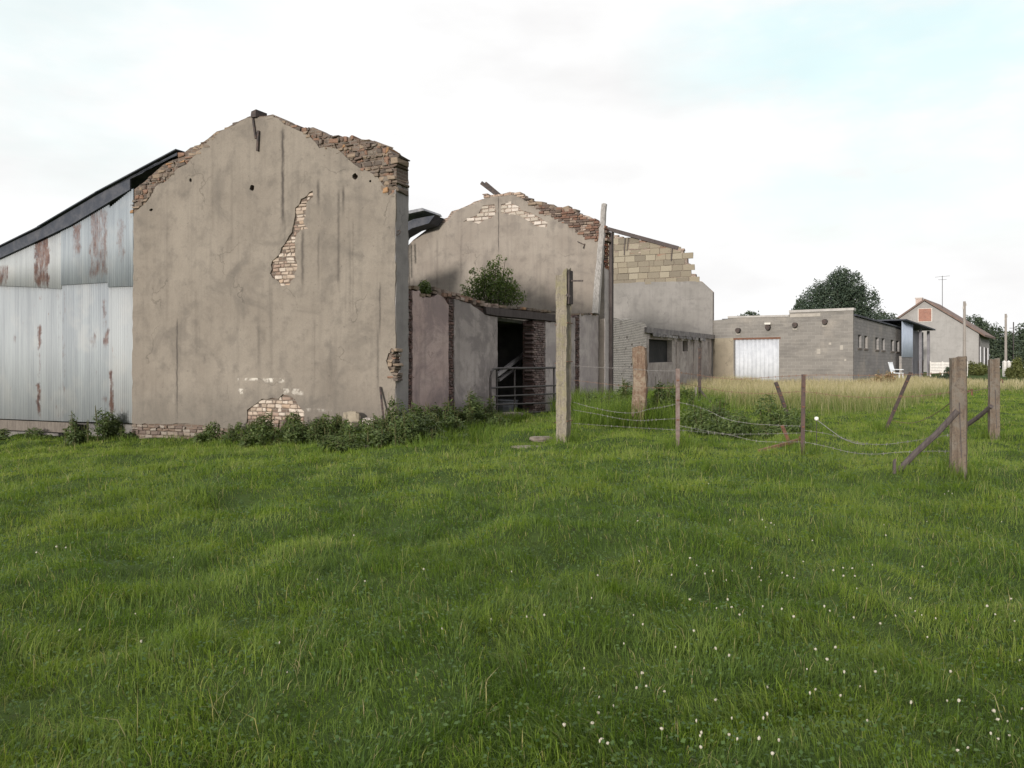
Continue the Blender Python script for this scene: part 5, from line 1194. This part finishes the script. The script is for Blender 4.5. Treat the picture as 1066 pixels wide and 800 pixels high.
M_dry = m_leaf('dry_meadow_grass', [(0, (.07, .112, .024)), (.3, (.14, .175, .05)), (.5, (.27, .245, .135)), (.75, (.385, .335, .215)), (1, (.46, .40, .275))], .4, 'tint')
g = tri_mesh('dry_grass', V, tr, M_dry, attrs={'tint': tn}); tag(g, 'tall straw-coloured grass before the block shed', 'dry grass', kind='stuff')

# ------------------------------------------------------------------ clover flowers
import bmesh
bm = bmesh.new(); bmesh.ops.create_icosphere(bm, subdivisions=2, radius=.0068)
rg = random.Random(3)
for v in bm.verts: v.co *= rg.uniform(.82, 1.12); v.co.z = v.co.z * .9 + .085
me = bpy.data.meshes.new('clover_flower'); bm.to_mesh(me); bm.free()
nf = len(me.polygons)
st_ = MB().tube([(0, 0, -.03), (.004, 0, .04), (0, 0, .08)], .0013, 4)
me2 = bpy.data.meshes.new('tmp'); me2.from_pydata(st_.V, [], st_.F)
bm = bmesh.new(); bm.from_mesh(me); bm.from_mesh(me2); bm.to_mesh(me); bm.free(); bpy.data.meshes.remove(me2)
me.materials.append(m_plain('clover_white', (.42, .40, .33), (.26, .22, .165), .8, 120)); me.materials.append(m_plain('clover_stem', (.10, .16, .04), (.08, .12, .03)))
for p_ in me.polygons: p_.material_index = 0 if p_.index < nf else 1
FL = [(652, 679), (693, 605), (678, 716), (615, 730), (619, 788), (626, 774), (621, 746), (641, 746), (658, 725), (665, 714), (698, 725), (690, 769), (725, 763), (730, 777), (733, 772), (740, 787), (762, 779), (755, 769), (791, 757), (780, 788), (809, 783), (800, 797),
      (752, 687), (758, 694), (864, 644), (855, 685), (860, 696), (886, 714), (917, 703), (947, 626), (960, 643), (989, 735), (1054, 742), (1043, 751), (1045, 757), (1054, 772), (1049, 757), (995, 775), (1001, 791), (1035, 775), (1031, 642), (1056, 650), (802, 549), (826, 562), (766, 632), (763, 637),
      (736, 602), (743, 601), (771, 595), (778, 596), (791, 608), (826, 603), (868, 602), (874, 600), (882, 597), (892, 619), (957, 594), (795, 550), (797, 547), (668, 570), (985, 513), (981, 516), (993, 518), (964, 545), (1030, 552), (925, 562), (838, 585), (300, 701), (374, 562), (182, 585), (333, 607), (377, 608), (57, 577), (40, 577), (140, 640), (640, 780), (612, 764)]
rg = random.Random(17)
while len(FL) < 150:
    px, py = rg.triangular(480, 1064, 900), rg.triangular(485, 798, 640)
    if rg.random() < .3: px, py = FL[rg.randrange(60)][0] + rg.gauss(0, 14), FL[rg.randrange(60)][1]
    if rg.random() < .15: px, py = rg.uniform(5, 600), rg.uniform(470, 700)
    if 470 < py < 799: FL.append((px, py))
for i, (px, py) in enumerate(FL):
    p_ = G(px, py + 836 * .07 / max(3, 1254 / (py - 383))); o = bpy.data.objects.new('clover_flower', me); COL.objects.link(o)
    s_ = rg.uniform(.45, 1.15); o.location = p_; o.scale = (s_, s_, rg.uniform(.8, 1.35)); o.rotation_euler = (rg.gauss(0, .3), rg.gauss(0, .3), rg.uniform(0, 6.28))
    tag(o, 'small white clover flower head on a thin stem in the meadow', 'flower', 'white clover flowers in the meadow')
